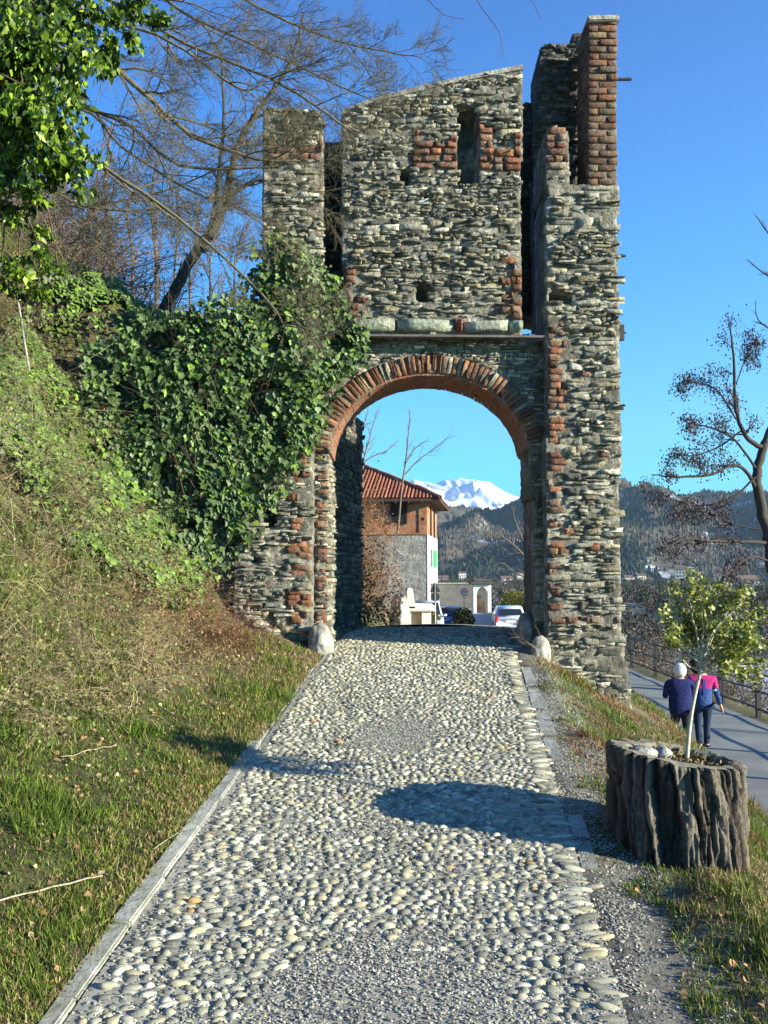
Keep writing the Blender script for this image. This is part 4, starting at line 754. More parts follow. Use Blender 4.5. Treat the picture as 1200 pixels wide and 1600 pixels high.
# ivy on the bank left of the wall
BP = [(-60, 560), (30, 520), (80, 445), (150, 430), (230, 440), (300, 480), (330, 560), (300, 880), (285, 945), (235, 930), (190, 905), (130, 860), (60, 800), (20, 720), (-60, 690)]
iv2 = empty('ivy', (-3, 8, 2.4), 'brighter green ivy creeping over the bank at the left', 'ivy')
n = 200000; x = rng.uniform(-5.6, -1.2, n); y = rng.uniform(5.5, 11.8, n); z = gz(x, y); px, py = proj(x, y, z); k = pip(px+rng.normal(0, 10, n), py+rng.normal(0, 10, n), BP) & (rng.random(n) < np.clip((fbm(x*1.7, z*1.7, y, 80)-.34)*9, 0.08, 1)) & (rng.random(n) < .95); x, y, z = x[k], y[k], z[k]; n = len(x)
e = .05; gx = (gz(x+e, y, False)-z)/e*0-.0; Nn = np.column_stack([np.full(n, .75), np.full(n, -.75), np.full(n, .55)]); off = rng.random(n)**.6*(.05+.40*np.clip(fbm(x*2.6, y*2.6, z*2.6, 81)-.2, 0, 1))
s = rng.uniform(.03, .066, n); V, F, C = ivy_leaves(np.column_stack([x, y, z])+Nn*off[:, None], Nn, s, 1.05*ivycol(n, .62)*(.25+.95*(off/off.max())[:, None]**.8)); npmesh('leaves', V, F, 'ivy', iv2, cols=C)  # leaves close to the bank get darker colour, standing in for shade
# ------------------------------------------------------------ bushes of bare stems on the bank
def bush(x0, y0, rx, ry, n, hgt, label, col, group, name='bramble_bush', leafy=0, leafcol=(.30, .16, .08), lean=(.5, -.5), th=(.0016, .0038), cat='bush', ls=(.012, .028), clip=False):
    e = empty(name, (x0, y0, float(gz(x0, y0))), label, cat, group); out = []; tips = []
    for k in range(n):
        a, r = rng.uniform(0, 2*PI), rng.random()**.5; x, y = x0+rx*r*math.cos(a), y0+ry*r*math.sin(a); z = float(gz(x, y)); d = np.array([rng.normal(lean[0], .7), rng.normal(lean[1], .7), rng.uniform(.25, 1.2)])
        grow((x, y, z), d, hgt*rng.uniform(.4, 1.2), rng.uniform(*th), 1, out, np.array(col)*rng.uniform(.55, 1.5), kids=4, ang=.6, wig=.22, grav=.30, seg=7, tips=tips)
    inside = lambda p: (lambda q: q[0] < np.interp(q[1], [600, 690, 750, 850, 930, 990], [560, 575, 598, 628, 632, 622]))(proj(p[..., 0], p[..., 1], p[..., 2]))
    if clip: out = [o for o in out if inside(np.asarray(o[0])).all()]
    V, F, C = tubes(out); npmesh('stems', V, F, 'twig', e, cols=C)
    if leafy:
        T = np.array([t[0] for t in tips]); T = T[inside(T)] if clip else T; T = T[rng.integers(0, len(T), leafy)]+rng.normal(0, .035, (leafy, 3)); C = np.array(leafcol)*rng.uniform(.5, 1.6, (leafy, 1)); sz = rng.uniform(ls[0], ls[1], leafy)
        V, F, C = inst(LF, LFF, eul(*rng.uniform(-1.2, 1.2, (2, leafy)), rng.uniform(0, 6, leafy))*sz[:, None, None], T, C); npmesh('leaves', V, F, 'dead', e, cols=C)
    return e
G = 'bare bushes on the left bank'
bush(-3.0, 6.6, .8, .8, 130, .9, 'tangle of pale straw coloured stems at the left edge of the bank', (.30, .24, .15), G, leafy=900, leafcol=(.14, .17, .05))
bush(-2.6, 5.6, .6, .6, 110, .55, 'low pale brown tangle above the grass at the left edge', (.28, .21, .13), G, leafy=900, leafcol=(.15, .17, .06))
bush(-3.4, 8.2, .8, .7, 120, 1.0, 'bare brown tangle high on the bank under the evergreen', (.22, .16, .10), G, leafy=500, leafcol=(.20, .12, .06))
bush(-1.75, 8.75, .45, .3, 190, .55, 'reddish brown dry bush at the foot of the gate wall', (.20, .10, .06), G, leafy=900, leafcol=(.22, .12, .07))
bush(-2.15, 8.3, .5, .4, 130, .5, 'dry bush with dull brown stems left of the reddish one', (.24, .15, .09), G, leafy=1000, leafcol=(.20, .15, .07))
bush(-2.6, 7.5, .6, .6, 120, .55, 'grey green low bush in the middle of the bank', (.26, .21, .13), G, leafy=1500, leafcol=(.13, .16, .05))
bush(-3.7, 7.2, .5, .8, 90, 1.3, 'long bare whips arching from the left edge of the photo', (.40, .34, .22), G)
bush(-3.9, 10.3, .6, .5, 170, .6, 'dense dark bramble on the bank crest left of the ivy', (.12, .095, .065), G, leafy=900, leafcol=(.10, .10, .04), lean=(.2, -.4))
bush(-4.2, 9.2, .6, .5, 130, .8, 'brown bare tangle on top of the bank left of the ivy', (.20, .14, .09), G, leafy=500, leafcol=(.20, .13, .07))
bush(-3.3, 9.3, .4, .4, 110, .55, 'dark bare tangle on the bank top below the leaning tree', (.13, .10, .07), G, leafy=400, leafcol=(.16, .11, .06))
bush(-2.9, 7.9, .5, .5, 120, .6, 'olive bush among the ivy in the middle of the bank', (.24, .20, .12), G, leafy=1400, leafcol=(.12, .15, .04))
bush(-3.6, 6.3, .6, .6, 120, .8, 'mixed brown and green tangle at the left edge half way up the bank', (.28, .22, .13), G, leafy=1500, leafcol=(.13, .16, .045))
bush(-2.3, 6.2, .6, .5, 150, .32, 'matted straw coloured stems low on the left slope', (.34, .27, .15), G, leafy=600, leafcol=(.18, .15, .07))
bush(-2.1, 7.8, .45, .5, 150, .36, 'matted dry stems in front of the reddish bush', (.27, .19, .11), G, leafy=700, leafcol=(.18, .13, .07))
bush(-2.2, 6.9, .6, .5, 80, .45, 'thin grass like stems in front of the grey green bush', (.34, .28, .16), G, leafy=500, leafcol=(.15, .18, .06))
# dead stalks by the gate
for i, (x, y, l) in enumerate(((1.66, 9.2, 'tall dry stalk beside the right gate pier'), (2.25, 8.9, 'small dry weeds at the foot of the right pier'))):
    bush(x, y, .06, .05, 7 if i == 0 else 16, .42 if i == 0 else .25, l, (.42, .32, .18), 'dry stalks by the pier', 'dry_stalk', lean=(0, 0), cat='dry plant')
bush(3.4, 6.9, .35, .3, 40, .4, 'small tangle of dry stems right of the tree stump', (.22, .16, .10), 'dry stalks by the pier', 'dry_stalk', leafy=250, leafcol=(.20, .13, .08), cat='dry plant', lean=(0, 0))
# loose sticks on the grass
for (p, l, r) in (([(-20, 1415), (60, 1395), (160, 1372)], 'long pale stick lying on the grass at the lower left', .006), ([(95, 1185), (140, 1175), (182, 1166)], 'short pale twig lying on the grass', .004), ([(240, 1330), (300, 1290), (345, 1262)], 'thin twig lying beside the kerb', .003)):
    P = []
    for a, b_ in p:
        lo = 1.5
        for Y in np.arange(1.5, 12, .02):
            q = at(a, b_, Y)
            if q.z < float(gz(q.x, q.y))+.02: break
        P.append(q)
    V, F, C = tubes([(interp_path(P, jit=.004)+[0, 0, .01], np.full(9, r), (.42, .36, .24))]); npmesh('stick', V, F, 'twig', None, cols=C, label=l, cat='stick')
# ------------------------------------------------------------ trees
def tree(name, label, group, trunks, col, cat='tree', kids=6, lev=2, L0=1., ratio=.5, ang=.7, grav=0., wig=.22, leafn=0, leaf=(LF, LFF), lcol=(.2, .2, .1), lsize=(.02, .04), lm='dead', bmat='twig', lspread=.03, partn='branch', up=0., flat=0., t0=.15, crownname='crown'):
    """trunks: list of (world points, r0, r1, with side branches?)"""
    b0 = trunks[0][0][0]; e = empty(name, tuple(b0), label, cat, group); tr = []; out = []; tips = []
    for pts, r0, r1, sd in trunks:
        P = interp_path(pts, jit=r0*.12); R = np.linspace(1, 0, len(P))**.8*(r0-r1)+r1; (tr if r0 > .02 or not tr else out).append((P, R, np.array(col)))
        if sd: side(P, R, sd, lev, out, np.array(col), kids, ang, wig, grav, ratio, .3, tips, up, flat, t0)
    V, F, C = tubes(tr, 9); npmesh('trunk', V, F, bmat, e, cols=C, smooth=True)
    if out: V, F, C = tubes(out); npmesh(partn, V, F, 'twig', e, cols=C)
    if leafn and tips:
        T = np.array([t[0] for t in tips]); T = T[rng.integers(0, len(T), leafn)]+rng.normal(0, lspread, (leafn, 3)); sz = rng.uniform(*lsize, leafn); C = np.array(lcol)*rng.uniform(.5, 1.6, (leafn, 1))
        V, F, C = inst(leaf[0], leaf[1], eul(rng.uniform(-2.6, -.6, leafn), rng.normal(0, .6, leafn), rng.uniform(0, 6, leafn))*sz[:, None, None], T, C); npmesh(crownname, V, F, lm, e, cols=C)
    return e
def pts(l, Y, dY=0.):
    n = len(l); return [at(a, b_, Y+dY*i/max(1, n-1)) for i, (a, b_) in enumerate(l)]
# overhanging bare tree, rooted out of the frame at the left
olive = (.13, .115, .075); dk = (.10, .085, .065); O = (-420, 420)
limbs = [([(-300, -60), (60, 10), (160, 88), (240, 160), (300, 212), (400, 248), (470, 252)], 6.2, .026, .5), ([(-300, 0), (40, 130), (110, 158), (200, 195), (280, 258), (400, 262), (440, 262)], 6.8, .022, .5),
 ([(-300, 60), (60, 170), (140, 245), (250, 320), (350, 402), (425, 478), (450, 520)], 5.6, .017, .42), ([(-300, 180), (-20, 245), (60, 282), (130, 322), (220, 328), (335, 314)], 6.0, .015, .36),
 ([(-200, -120), (120, -20), (200, 18), (290, 68), (420, 122), (500, 170), (560, 215)], 6.6, .020, .55), ([(-150, -160), (200, -30), (300, 28), (400, 72), (500, 120), (600, 165)], 7.0, .018, .5),
 ([(-100, -200), (300, -40), (420, 20), (520, 62), (600, 80), (660, 90)], 7.4, .016, .45), ([(-300, 90), (100, 160), (190, 230), (300, 300), (380, 330), (470, 400)], 7.2, .016, .45), ([(-300, 200), (0, 300), (120, 322), (250, 300), (350, 262), (400, 258)], 7.5, .014, .4), ([(-300, -90), (160, 30), (260, 62), (360, 130), (392, 140), (425, 118), (470, 108)], 6.4, .015, .35)]
tr = [([Vector((-5.2, 6.6, 3.0)), Vector((-5.0, 6.6, 4.6)), Vector((-4.7, 6.6, 6.3)), Vector((-4.4, 6.7, 8.5))], .19, .10, 0)]
for l, Y, r, s in limbs:
    P = pts(l, Y); tr.append((P, r*.95, r*.28, s*2.5))
tree('overhanging_tree', 'large bare tree reaching over the bank from the upper left with dense twigs', None, tr, olive, kids=14, lev=3, ratio=.62, ang=.7, grav=.06, wig=.30, flat=.0, t0=.25, leafn=260, lcol=(.16, .10, .06), lsize=(.010, .022), crownname='dry_leaves')
# hanging twigs at the top middle, from a limb above the frame
tree('overhanging_tree', 'thin bare twigs hanging into the sky above the gate', None, [(pts([(300, -500), (500, -200), (700, -90), (800, -60)], 8.0), .04, .02, 0), (pts([(700, -90), (745, 0), (780, 50), (785, 90)], 8.0), .006, .002, .28), (pts([(780, -70), (820, -20), (845, 30)], 8.0), .005, .002, .22), (pts([(600, -140), (650, -30), (690, 20), (728, 30)], 7.8), .006, .002, .3)], (.16, .11, .09), kids=6, lev=1, t0=.3)
# curved tree behind the bank
tree('leaning_tree', 'tree with a curved dark trunk leaning right behind the ivy bank', None, [(pts([(225, 560), (246, 505), (264, 470), (286, 425), (312, 388), (338, 352), (352, 312), (364, 262)], 12.6), .092, .055, .5), (pts([(364, 262), (372, 225), (392, 190), (420, 150), (455, 95), (475, 20)], 12.6), .05, .015, .9), (pts([(350, 318), (375, 295), (400, 282), (440, 285)], 12.6), .04, .015, .6), (pts([(312, 388), (330, 350), (345, 250), (350, 160), (345, 80)], 12.8), .04, .012, .8)], (.055, .048, .035), kids=8, lev=2, L0=1, ratio=.55, bmat='twig', t0=.35)
G = 'bare trees in the thicket behind the bank'; TT = ['broken dark trunk with a bushy crown in the thicket', 'slim pale bare tree', 'thin bare tree', 'tall thin bare tree', 'low bare tree']
spots = [(128, 520, 14, 320, .07, 'dark upright tree trunk in the thicket left of the leaning tree'), (172, 500, 15, 180, .045, 'slim grey bare tree just left of the middle of the thicket'), (240, 500, 15.5, 230, .04, 'slim bare tree right behind the foot of the leaning trunk'), (60, 520, 13, 300, .04, 'bare tree at the left edge of the thicket'), (95, 500, 17, 120, .05, 'tall faint bare tree behind the dark trunk'), (205, 490, 18, 250, .035, 'small distant bare tree between two slim ones'), (330, 490, 16, 330, .025, 'low bare sapling near the gate turret'), (365, 480, 15, 350, .022, 'thin bare sapling against the gate turret'), (300, 490, 17, 300, .03, 'bare sapling right of the leaning trunk'), (20, 520, 16, 280, .05, 'bare tree half behind the evergreen leaves'), (150, 500, 20, 200, .05, 'farthest pale bare tree of the thicket'), (270, 500, 19, 270, .03, 'thin bare tree in line with the curved trunk')]
for i, (a, b_, Y, top, r, l) in enumerate(spots):
    P = [at(a, b_+40, Y), at(a+rng.uniform(-6, 6), (b_*2+top)/3, Y), at(a+rng.uniform(-12, 12), (b_+2*top)/3, Y), at(a+rng.uniform(-10, 25), top, Y)]; P[0].z = min(P[0].z, float(gz(P[0].x, Y)))
    tree('bare_tree', l, G, [(P, r, r*.25, 1.1)], (.13, .10, .075), kids=16, lev=2, ratio=.55, ang=.5, up=.12, leafn=40, lcol=(.14, .09, .06), lsize=(.02, .04), crownname='dry_leaves')
G = 'brush behind the bank'
for x_, y_, l in ((-5.2, 12.6, 'dense dark brush on the bank behind the ivy at the far left'), (-4.6, 12.6, 'dark bare brush left of the leaning trunk'), (-3.5, 12.8, 'grey bare brush around the foot of the leaning tree'), (-6.2, 13.2, 'brown bare brush behind the white stem'), (-2.4, 12.6, 'thin bare brush between the leaning tree and the turret'), (-4.8, 15, 'farther brown brush behind the thicket'), (-6.8, 15.5, 'farthest brown brush at the left edge of the photo')):
    bush(x_, y_, .7, .7, 190 if x_ < -4.5 else 60, 2.2 if x_ < -4.5 else 1.2, l, (.13, .10, .075), G, 'brushwood', leafy=200, leafcol=(.25, .15, .09), lean=(0, 0), th=(.005, .012), ls=(.03, .05))
# evergreen at the upper left: a leaning trunk wrapped in climbing leaves
e = empty('evergreen_creeper', (-2.5, 4.9, 1.6), 'glossy green climber hanging in bunches at the upper left corner', 'climbing plant')
V, F, C = tubes([(interp_path([(-2.6, 4.9, 1.4), (-2.5, 4.9, 2.6), (-2.35, 4.85, 3.8), (-2.3, 4.8, 5.2)]), np.linspace(.10, .06, 13), (.1, .08, .06))], 9); npmesh('trunk', V, F, 'bark', e, cols=C, smooth=True)
blobs = [(30, 60, 85, 75, 4.6), (110, 110, 50, 45, 4.8), (60, 190, 75, 60, 4.6), (100, 240, 45, 40, 4.7), (20, 290, 50, 35, 4.8), (75, 315, 30, 16, 4.8), (215, 22, 50, 26, 5.2), (175, 60, 40, 30, 5.1), (30, 430, 55, 28, 5.4), (85, 410, 25, 22, 5.5), (90, 10, 80, 40, 4.9), (-20, 180, 70, 140, 4.9), (40, 350, 30, 20, 5.3)]
P = []; out = []; 
for a, b_, ra, rb, Y in blobs:
    m = int(ra*rb*.34); q = rng.normal(0, .5, (m, 3)); cl = rng.normal(0, .5, (max(4, m//40), 3)); q = cl[rng.integers(0, len(cl), m)]+rng.normal(0, .16, (m, 3)); c = at(a, b_, Y); k = Y/FPX; c = np.array(c); P.append(c+q*np.array([ra*k, .22, rb*k])); 
    for j in range(max(3, m//60)): s0 = np.array([-2.35, 4.85, c[2]+.3]); out.append((interp_path([s0, (s0+c)/2+rng.normal(0, .08, 3)+[0, 0, .1], c+q[j]*np.array([ra*k, .2, rb*k])]), np.linspace(.008, .003, 9), (.12, .10, .06)))
P = np.concatenate(P); n = len(P); out2 = []
V, F, C = tubes(out); npmesh('branch', V, F, 'twig', e, cols=C)
LL = np.array([(0, 0, 0), (-.26, .35, .06), (0, .4, 0), (.26, .35, .06), (0, 1, -.1)], float); LLF = [np.array([[0, 2, 1], [0, 3, 2], [1, 2, 4], [2, 3, 4]])]
C = np.where(rng.random((n, 1)) < .42, np.array([.19, .30, .02]), np.array([.035, .075, .012]))*rng.uniform(.5, 1.4, (n, 1)); s = rng.uniform(.032, .062, n)
V, F, C = inst(LL*[1.15, 1, 1], LLF, eul(rng.normal(-1.5, .5, n), rng.normal(0, .6, n), rng.uniform(0, 6.3, n))*s[:, None, None], P, C); npmesh('leaves', V, F, 'leaf', e, cols=C)
# white slender stick tree at the left
V, F, C = tubes([(interp_path(pts([(46, 580), (36, 520), (28, 470), (18, 430)], 7.4)), np.full(13, .009), (.36, .34, .28))], 6); npmesh('bare_sapling', V, F, 'twig', None, cols=C, label='single white bare stem standing on the bank at the far left', cat='sapling')
# right-hand tree with hanging seed bunches
T = [(pts([(1222, 985), (1213, 930), (1206, 880), (1198, 830), (1188, 785), (1181, 745), (1190, 712), (1196, 690)], 24.), .17, .10, 0), (pts([(1194, 702), (1175, 690), (1160, 672), (1150, 640), (1147, 570), (1141, 515)], 24, -.6), .12, .02, 1.4), (pts([(1186, 775), (1165, 735), (1140, 728), (1110, 742), (1060, 745), (1018, 742)], 24, -1.), .09, .015, 1.4), (pts([(1204, 848), (1160, 846), (1110, 845), (1070, 842), (1040, 858)], 24, -1.5), .09, .012, 1.0), (pts([(1210, 880), (1175, 870), (1150, 885), (1122, 912), (1095, 940)], 24, -1), .06, .01, .7), (pts([(1190, 745), (1150, 690), (1110, 668), (1072, 662)], 24, -.5), .06, .012, 1.2), (pts([(1150, 655), (1120, 610), (1085, 598), (1065, 602)], 23.8), .04, .01, 1.0), (pts([(1181, 745), (1140, 780), (1080, 790), (1030, 770)], 23.5), .05, .01, 1.2), (pts([(1196, 690), (1225, 620), (1235, 540), (1240, 480)], 24), .14, .03, 1.5), (pts([(1150, 600), (1165, 560), (1180, 530)], 24.2), .03, .008, .8), (pts([(1198, 830), (1150, 820), (1100, 800), (1060, 800)], 24.6), .04, .01, 1.1), (pts([(1160, 672), (1120, 700), (1080, 712), (1050, 708)], 24.), .04, .01, 1.0)]
T[0][0][0].z = float(gz(T[0][0][0].x, 24.)); 
T = [(a_, b_*(1 if i_ == 0 else .62), c_, d_) for i_, (a_, b_, c_, d_) in enumerate(T)]
tree('seed_tree', 'leafless tree with bunches of dry brown seeds at the right edge', None, T, (.055, .045, .04), kids=8, lev=3, ratio=.5, ang=.65, grav=.05, wig=.28, leafn=9000, leaf=(LF*[.55, 1, 1], LFF), lcol=(.075, .05, .05), lsize=(.04, .085), lspread=.12, t0=.25, crownname='seeds', flat=.2)
tree('bare_tree', 'bare upswept twigs entering at the right edge above the seed tree', None, [(pts([(1330, 900), (1290, 700), (1250, 520), (1230, 400)], 20), .2, .08, 0), (pts([(1240, 470), (1215, 440), (1190, 425), (1168, 405)], 20), .03, .006, .7), (pts([(1235, 430), (1210, 380), (1190, 350), (1180, 335)], 20), .025, .006, .6), (pts([(1250, 560), (1210, 520), (1185, 500), (1180, 470)], 20), .025, .006, .7)], (.07, .05, .05), kids=6, lev=1, ang=.5)
# trees seen through the arch
bush(-.75, 14.8, .5, 1.2, 700, 1.5, 'big reddish brown bush hanging over the bank behind the gate', (.26, .15, .09), None, 'dry_bush', leafy=6000, leafcol=(.24, .14, .07), lean=(.15, -.2), th=(.003, .006), ls=(.02, .035), clip=True)
bush(-.5, 13.2, .3, .4, 130, .9, 'dark brown creeper on the end of the wall behind the gate', (.14, .10, .07), None, 'dry_bush', leafy=2600, leafcol=(.06, .06, .03), lean=(.1, -.1), th=(.003, .006), ls=(.02, .04), clip=True)
bush(-.70, 16.6, .25, .7, 260, .62, 'brown bush low on the bank beside the stone bench', (.24, .15, .09), None, 'dry_bush', leafy=3500, leafcol=(.24, .15, .07), lean=(.1, -.1), th=(.003, .006), ls=(.02, .035), clip=True)
def P_(l, Y): return pts(l, Y)
tree('bare_tree', 'slender bare tree rising before the red tiled roof', None, [(P_([(622, 830), (628, 760), (634, 720), (638, 680), (641, 640)], 17), .022, .006, .45), (P_([(632, 742), (655, 718), (680, 700), (705, 678)], 17), .012, .004, .5), (P_([(634, 720), (650, 700), (668, 688)], 17), .01, .004, .3)], (.16, .12, .09), kids=9, lev=2, ratio=.6, ang=.45, up=.05)
tree('bare_tree', 'bare tree crown left of the slender one above the roof', None, [(P_([(566, 760), (568, 722), (575, 695), (582, 668), (590, 640)], 16), .018, .005, .5), (P_([(568, 722), (585, 712), (604, 705), (620, 690)], 16), .012, .004, .3), (P_([(570, 710), (560, 690), (570, 660), (578, 625)], 16), .015, .004, .4)], (.20, .15, .12), kids=9, lev=2, ratio=.6, ang=.45)
tree('bare_tree', 'grey bare tree beside the right pier seen through the arch', None, [([at(850, 985, 30), at(838, 930, 30), at(830, 880, 30), at(818, 835, 30)], .09, .03, 1.3), (P_([(830, 880), (800, 850), (775, 835), (755, 840)], 30), .04, .01, .9), (P_([(824, 860), (805, 815), (800, 790)], 30), .03, .01, .8), (P_([(836, 910), (805, 895), (785, 880), (770, 885)], 30), .03, .01, .8)], (.13, .11, .09), kids=9, lev=2, ratio=.5)
def shrub(px, py, Y, r, h, label, col, group=None, n=2600, name='shrub', s=(.06, .12)):
    c = at(px, py, Y); c.z = float(gz(c.x, Y)); e = empty(name, c, label, 'shrub', group); q = rng.normal(0, 1, (n, 3)); q /= np.linalg.norm(q, axis=1)[:, None]; q *= rng.random((n, 1))**.35*(.75+.5*fbm(q[:, 0]*2+Y, q[:, 1]*2, q[:, 2]*2, 3))[:, None]
    P = np.array(c)+q*np.array([r, r, h/2])+[0, 0, h/2]; C = np.array(col)*rng.uniform(.5, 1.5, (n, 1)); V, F, C = inst(LF, LFF, eul(*rng.uniform(-1.5, 1.5, (2, n)), rng.uniform(0, 6, n))*rng.uniform(*s, n)[:, None, None], P, C); npmesh('leaves', V, F, 'grass', e, cols=C)
    out = []
    for k in range(14): grow(c, rng.normal(0, .5, 3)+[0, 0, 1], h*.8, .02, 1, out, (.09, .07, .05), kids=4)
    V, F, C = tubes(out); npmesh('stems', V, F, 'twig', e, cols=C)
shrub(806, 975, 54, 1.0, 2.6, 'yellow green hedge beside the white estate car', (.17, .17, .04), n=5000); shrub(832, 975, 50, 1.0, 2.4, 'yellow green hedge close to the right pier', (.17, .16, .04), n=4000)
shrub(724, 975, 47, .55, 1.35, 'dark conifer bush before the grey wall', (.02, .028, .012), n=3000); shrub(655, 960, 40, .9, 1.3, 'mossy dark bush under the old building', (.10, .10, .03), n=2500)
boulder('bank_rock', (.33, 18.3, .9), (.22, .5, .62), 'pale rocky outcrop under the bush beside the stone bench', 12, cat='rock')
# brush beyond the fence
G = 'bushes beyond the fence'; B2 = [(985, 1000, 38, 'brown bare bush beyond the fence next to the gate pier', (.15, .11, .075)), (1008, 990, 44, 'dark evergreen bush beyond the fence', (.035, .05, .025)), (1040, 1000, 36, 'tall grey brown bush beyond the fence', (.14, .105, .07)), (1075, 1010, 33, 'brown bush beyond the fence behind the potted tree', (.15, .11, .075)), (1120, 1020, 30, 'brown bush beyond the fence right of the potted tree', (.13, .10, .07)), (1180, 1010, 30, 'bare bush beyond the fence at the right edge', (.13, .10, .07)), (1150, 1000, 40, 'greyish bush farther back at the right edge', (.13, .11, .08))]
for px_, py_, Y, l, c in B2:
    q = at(px_, py_, Y); bush(q.x, Y, 1.3, 1.3, 90, 2.6, l, c, G, 'thicket_bush', leafy=500, leafcol=c, lean=(0, 0), th=(.008, .016), ls=(.06, .12))
# ------------------------------------------------------------ haze
hz = MB().box((0, 4300, 690), (14000, 9000, 1440)).build('haze', 'black', kind='stuff', label='thin blue winter haze over the valley', cat='haze')
hm = bpy.data.materials.new('haze'); hm.use_nodes = True; n_ = hm.node_tree; n_.nodes.remove(n_.nodes['Principled BSDF']); pv = n_.nodes.new('ShaderNodeVolumePrincipled'); pv.inputs['Color'].default_value = (.58, .84, 1, 1); pv.inputs['Density'].default_value = .000085; pv.inputs['Anisotropy'].default_value = .2
n_.links.new(pv.outputs[0], n_.nodes['Material Output'].inputs['Volume']); hz.data.materials.clear(); hz.data.materials.append(hm)
# ------------------------------------------------------------ the stump used as a planter
SX, SY = 1.53, 4.78; SR = .355; ZB = .42; ZT = .985
st = empty('stump_planter', (SX, SY, ZB), 'hollowed dark tree stump with deep furrowed bark used as a planter', 'tree stump')
na, nzv = 420, 60; A_, H_ = np.meshgrid(np.linspace(0, 2*PI, na, endpoint=False), np.linspace(0, 1, nzv))
ws_ = A_+.13*H_; wb = .25*(fbm(np.cos(A_)*4, np.sin(A_)*4, H_*3, 199)-.5); ca_, sa_ = np.cos(ws_+wb), np.sin(ws_+wb)
nA = np.abs(2*vn(ca_*7.5+20, sa_*7.5+20, H_*.9, 210)-1); nB = np.abs(2*vn(ca_*15+40, sa_*15+40, H_*2.2, 211)-1)
p1_ = np.clip(np.minimum(nA/.42, (nB+.12)/.45), 0, 1)**.7; r2 = nB*0; crk = fbm(np.cos(A_)*9, np.sin(A_)*9, H_*2.2, 201); fine = fbm(np.cos(A_)*30, np.sin(A_)*30, H_*9, 202); plates = (vn(np.cos(A_)*7, np.sin(A_)*7, H_*7+crk*3, 203) > .72)
flare = 1+.07*(1-H_)**3+.03*np.sin(A_*3+1)+.02*np.sin(A_*5); rad = SR*flare-.058+.056*p1_*(.6+.8*crk)-.010*(r2 > .7)+(fine-.5)*.034-.018*plates
rad = np.where(H_ > .985, rad-.012, rad)
tilt = -.055; X = SX+rad*np.cos(A_); Y = SY+rad*np.sin(A_)*1.0; zt = ZT+tilt*(X-SX)/SR*.9+(fbm(np.cos(A_)*4, np.sin(A_)*4, 0, 205)-.5)*.03; Z = ZB+(zt-ZB)*H_-.25*(1-H_)**6
V = np.stack([X, Y, Z], -1).reshape(-1, 3); i = (np.arange(nzv-1)[:, None]*na); j = np.arange(na)[None]; F = [np.stack([i+j, i+(j+1) % na, i+na+(j+1) % na, i+na+j], -1).reshape(-1, 4)]
C = (np.array([.035, .027, .02])+(np.array([.145, .125, .095])-np.array([.035, .027, .02]))*np.clip(p1_*1.6-.6, 0, 1)[..., None])*(.3+1.4*fine)[..., None]; C = np.where(((H_ < .16+.12*crk) & (p1_ > .5) & (np.sin(A_-.3) < -.2) & (np.cos(A_) > .05))[..., None], np.array([.15, .095, .05])*(.4+1.2*fine)[..., None], C)  # groove shade painted into the bark colour; the brown base patch is bare wood
M['stumpbark'] = mat('stumpbark', attr=True, nscale=40, namt=.45, bump=.8, bscale=70, bdist=.012); npmesh('bark', V, F, 'stumpbark', st, cols=C.reshape(-1, 3), smooth=False)
# rim and hollow
rr = np.linspace(1, .0, 26); a = np.linspace(0, 2*PI, 140, endpoint=False); RR_, AA_ = np.meshgrid(rr, a, indexing='ij'); edge = (rad[-1][(AA_/(2*PI)*na).astype(int) % na]-.004)
X = SX+edge*RR_*np.cos(AA_); Y = SY+edge*RR_*np.sin(AA_); hol = .70+.06*np.sin(AA_*2+1)+.04*np.sin(AA_*5); hx = np.hypot(X-SX-.03, Y-SY-.02)/SR; D = np.clip((hol-hx)/.10, 0, 1)*.055
ztop = ZT+tilt*(X-SX)/SR*.9+(fbm(np.cos(AA_)*4, np.sin(AA_)*4, 0, 205)-.5)*.03*RR_; Z = ztop+.006*RR_*(fbm(X*30, Y*30, 0, 206))-D*1.0-.002; k = 140
V = np.stack([X, Y, Z], -1).reshape(-1, 3); i = (np.arange(25)[:, None]*k); j = np.arange(k)[None]; F = [np.stack([i+j, i+k+j, i+k+(j+1) % k, i+(j+1) % k], -1).reshape(-1, 4)]
isr = (D < .02).reshape(-1, 1); C = np.where(isr, np.array([.22, .20, .145])*(.6+.8*fbm(X*8, Y*40, 0, 208).reshape(-1, 1)), np.array([.045, .032, .02])); npmesh('rim', V, F, mat('stumptop', attr=True, nscale=40, namt=.4, bump=.6, bscale=80, bdist=.01), st, cols=C, smooth=True)
n = 420; a = rng.uniform(0, 2*PI, n); r = SR*.72*rng.random(n)**.5; P = np.column_stack([SX+.03+r*np.cos(a), SY+r*np.sin(a), ZT-.045-.9*.055*(r*np.cos(a))/SR+rng.uniform(0, .03, n)])
V, F, C = inst(LF, LFF, eul(rng.normal(0, .7, n), rng.normal(0, .7, n), rng.uniform(0, 6, n))*rng.uniform(.012, .03, n)[:, None, None], P, np.array([[.12, .075, .04], [.30, .22, .08], [.07, .05, .03], [.16, .15, .06]])[rng.integers(0, 4, n)]*rng.uniform(.6, 1.3, (n, 1))); npmesh('leaf_litter', V, F, 'dead', cols=C, label='dead leaves and soil litter filling the hollow of the stump', cat='leaves', kind='stuff')
boulder('stone', (SX-.185, SY-.06, ZT+.02), (.075, .055, .035), 'pale flat stone lying on the left rim of the stump', 31, cat='stone'); boulder('stone', (SX-.06, SY+.02, ZT+.0), (.05, .05, .035), 'darker stone lying in the stump beside the pale one', 33, cat='stone')
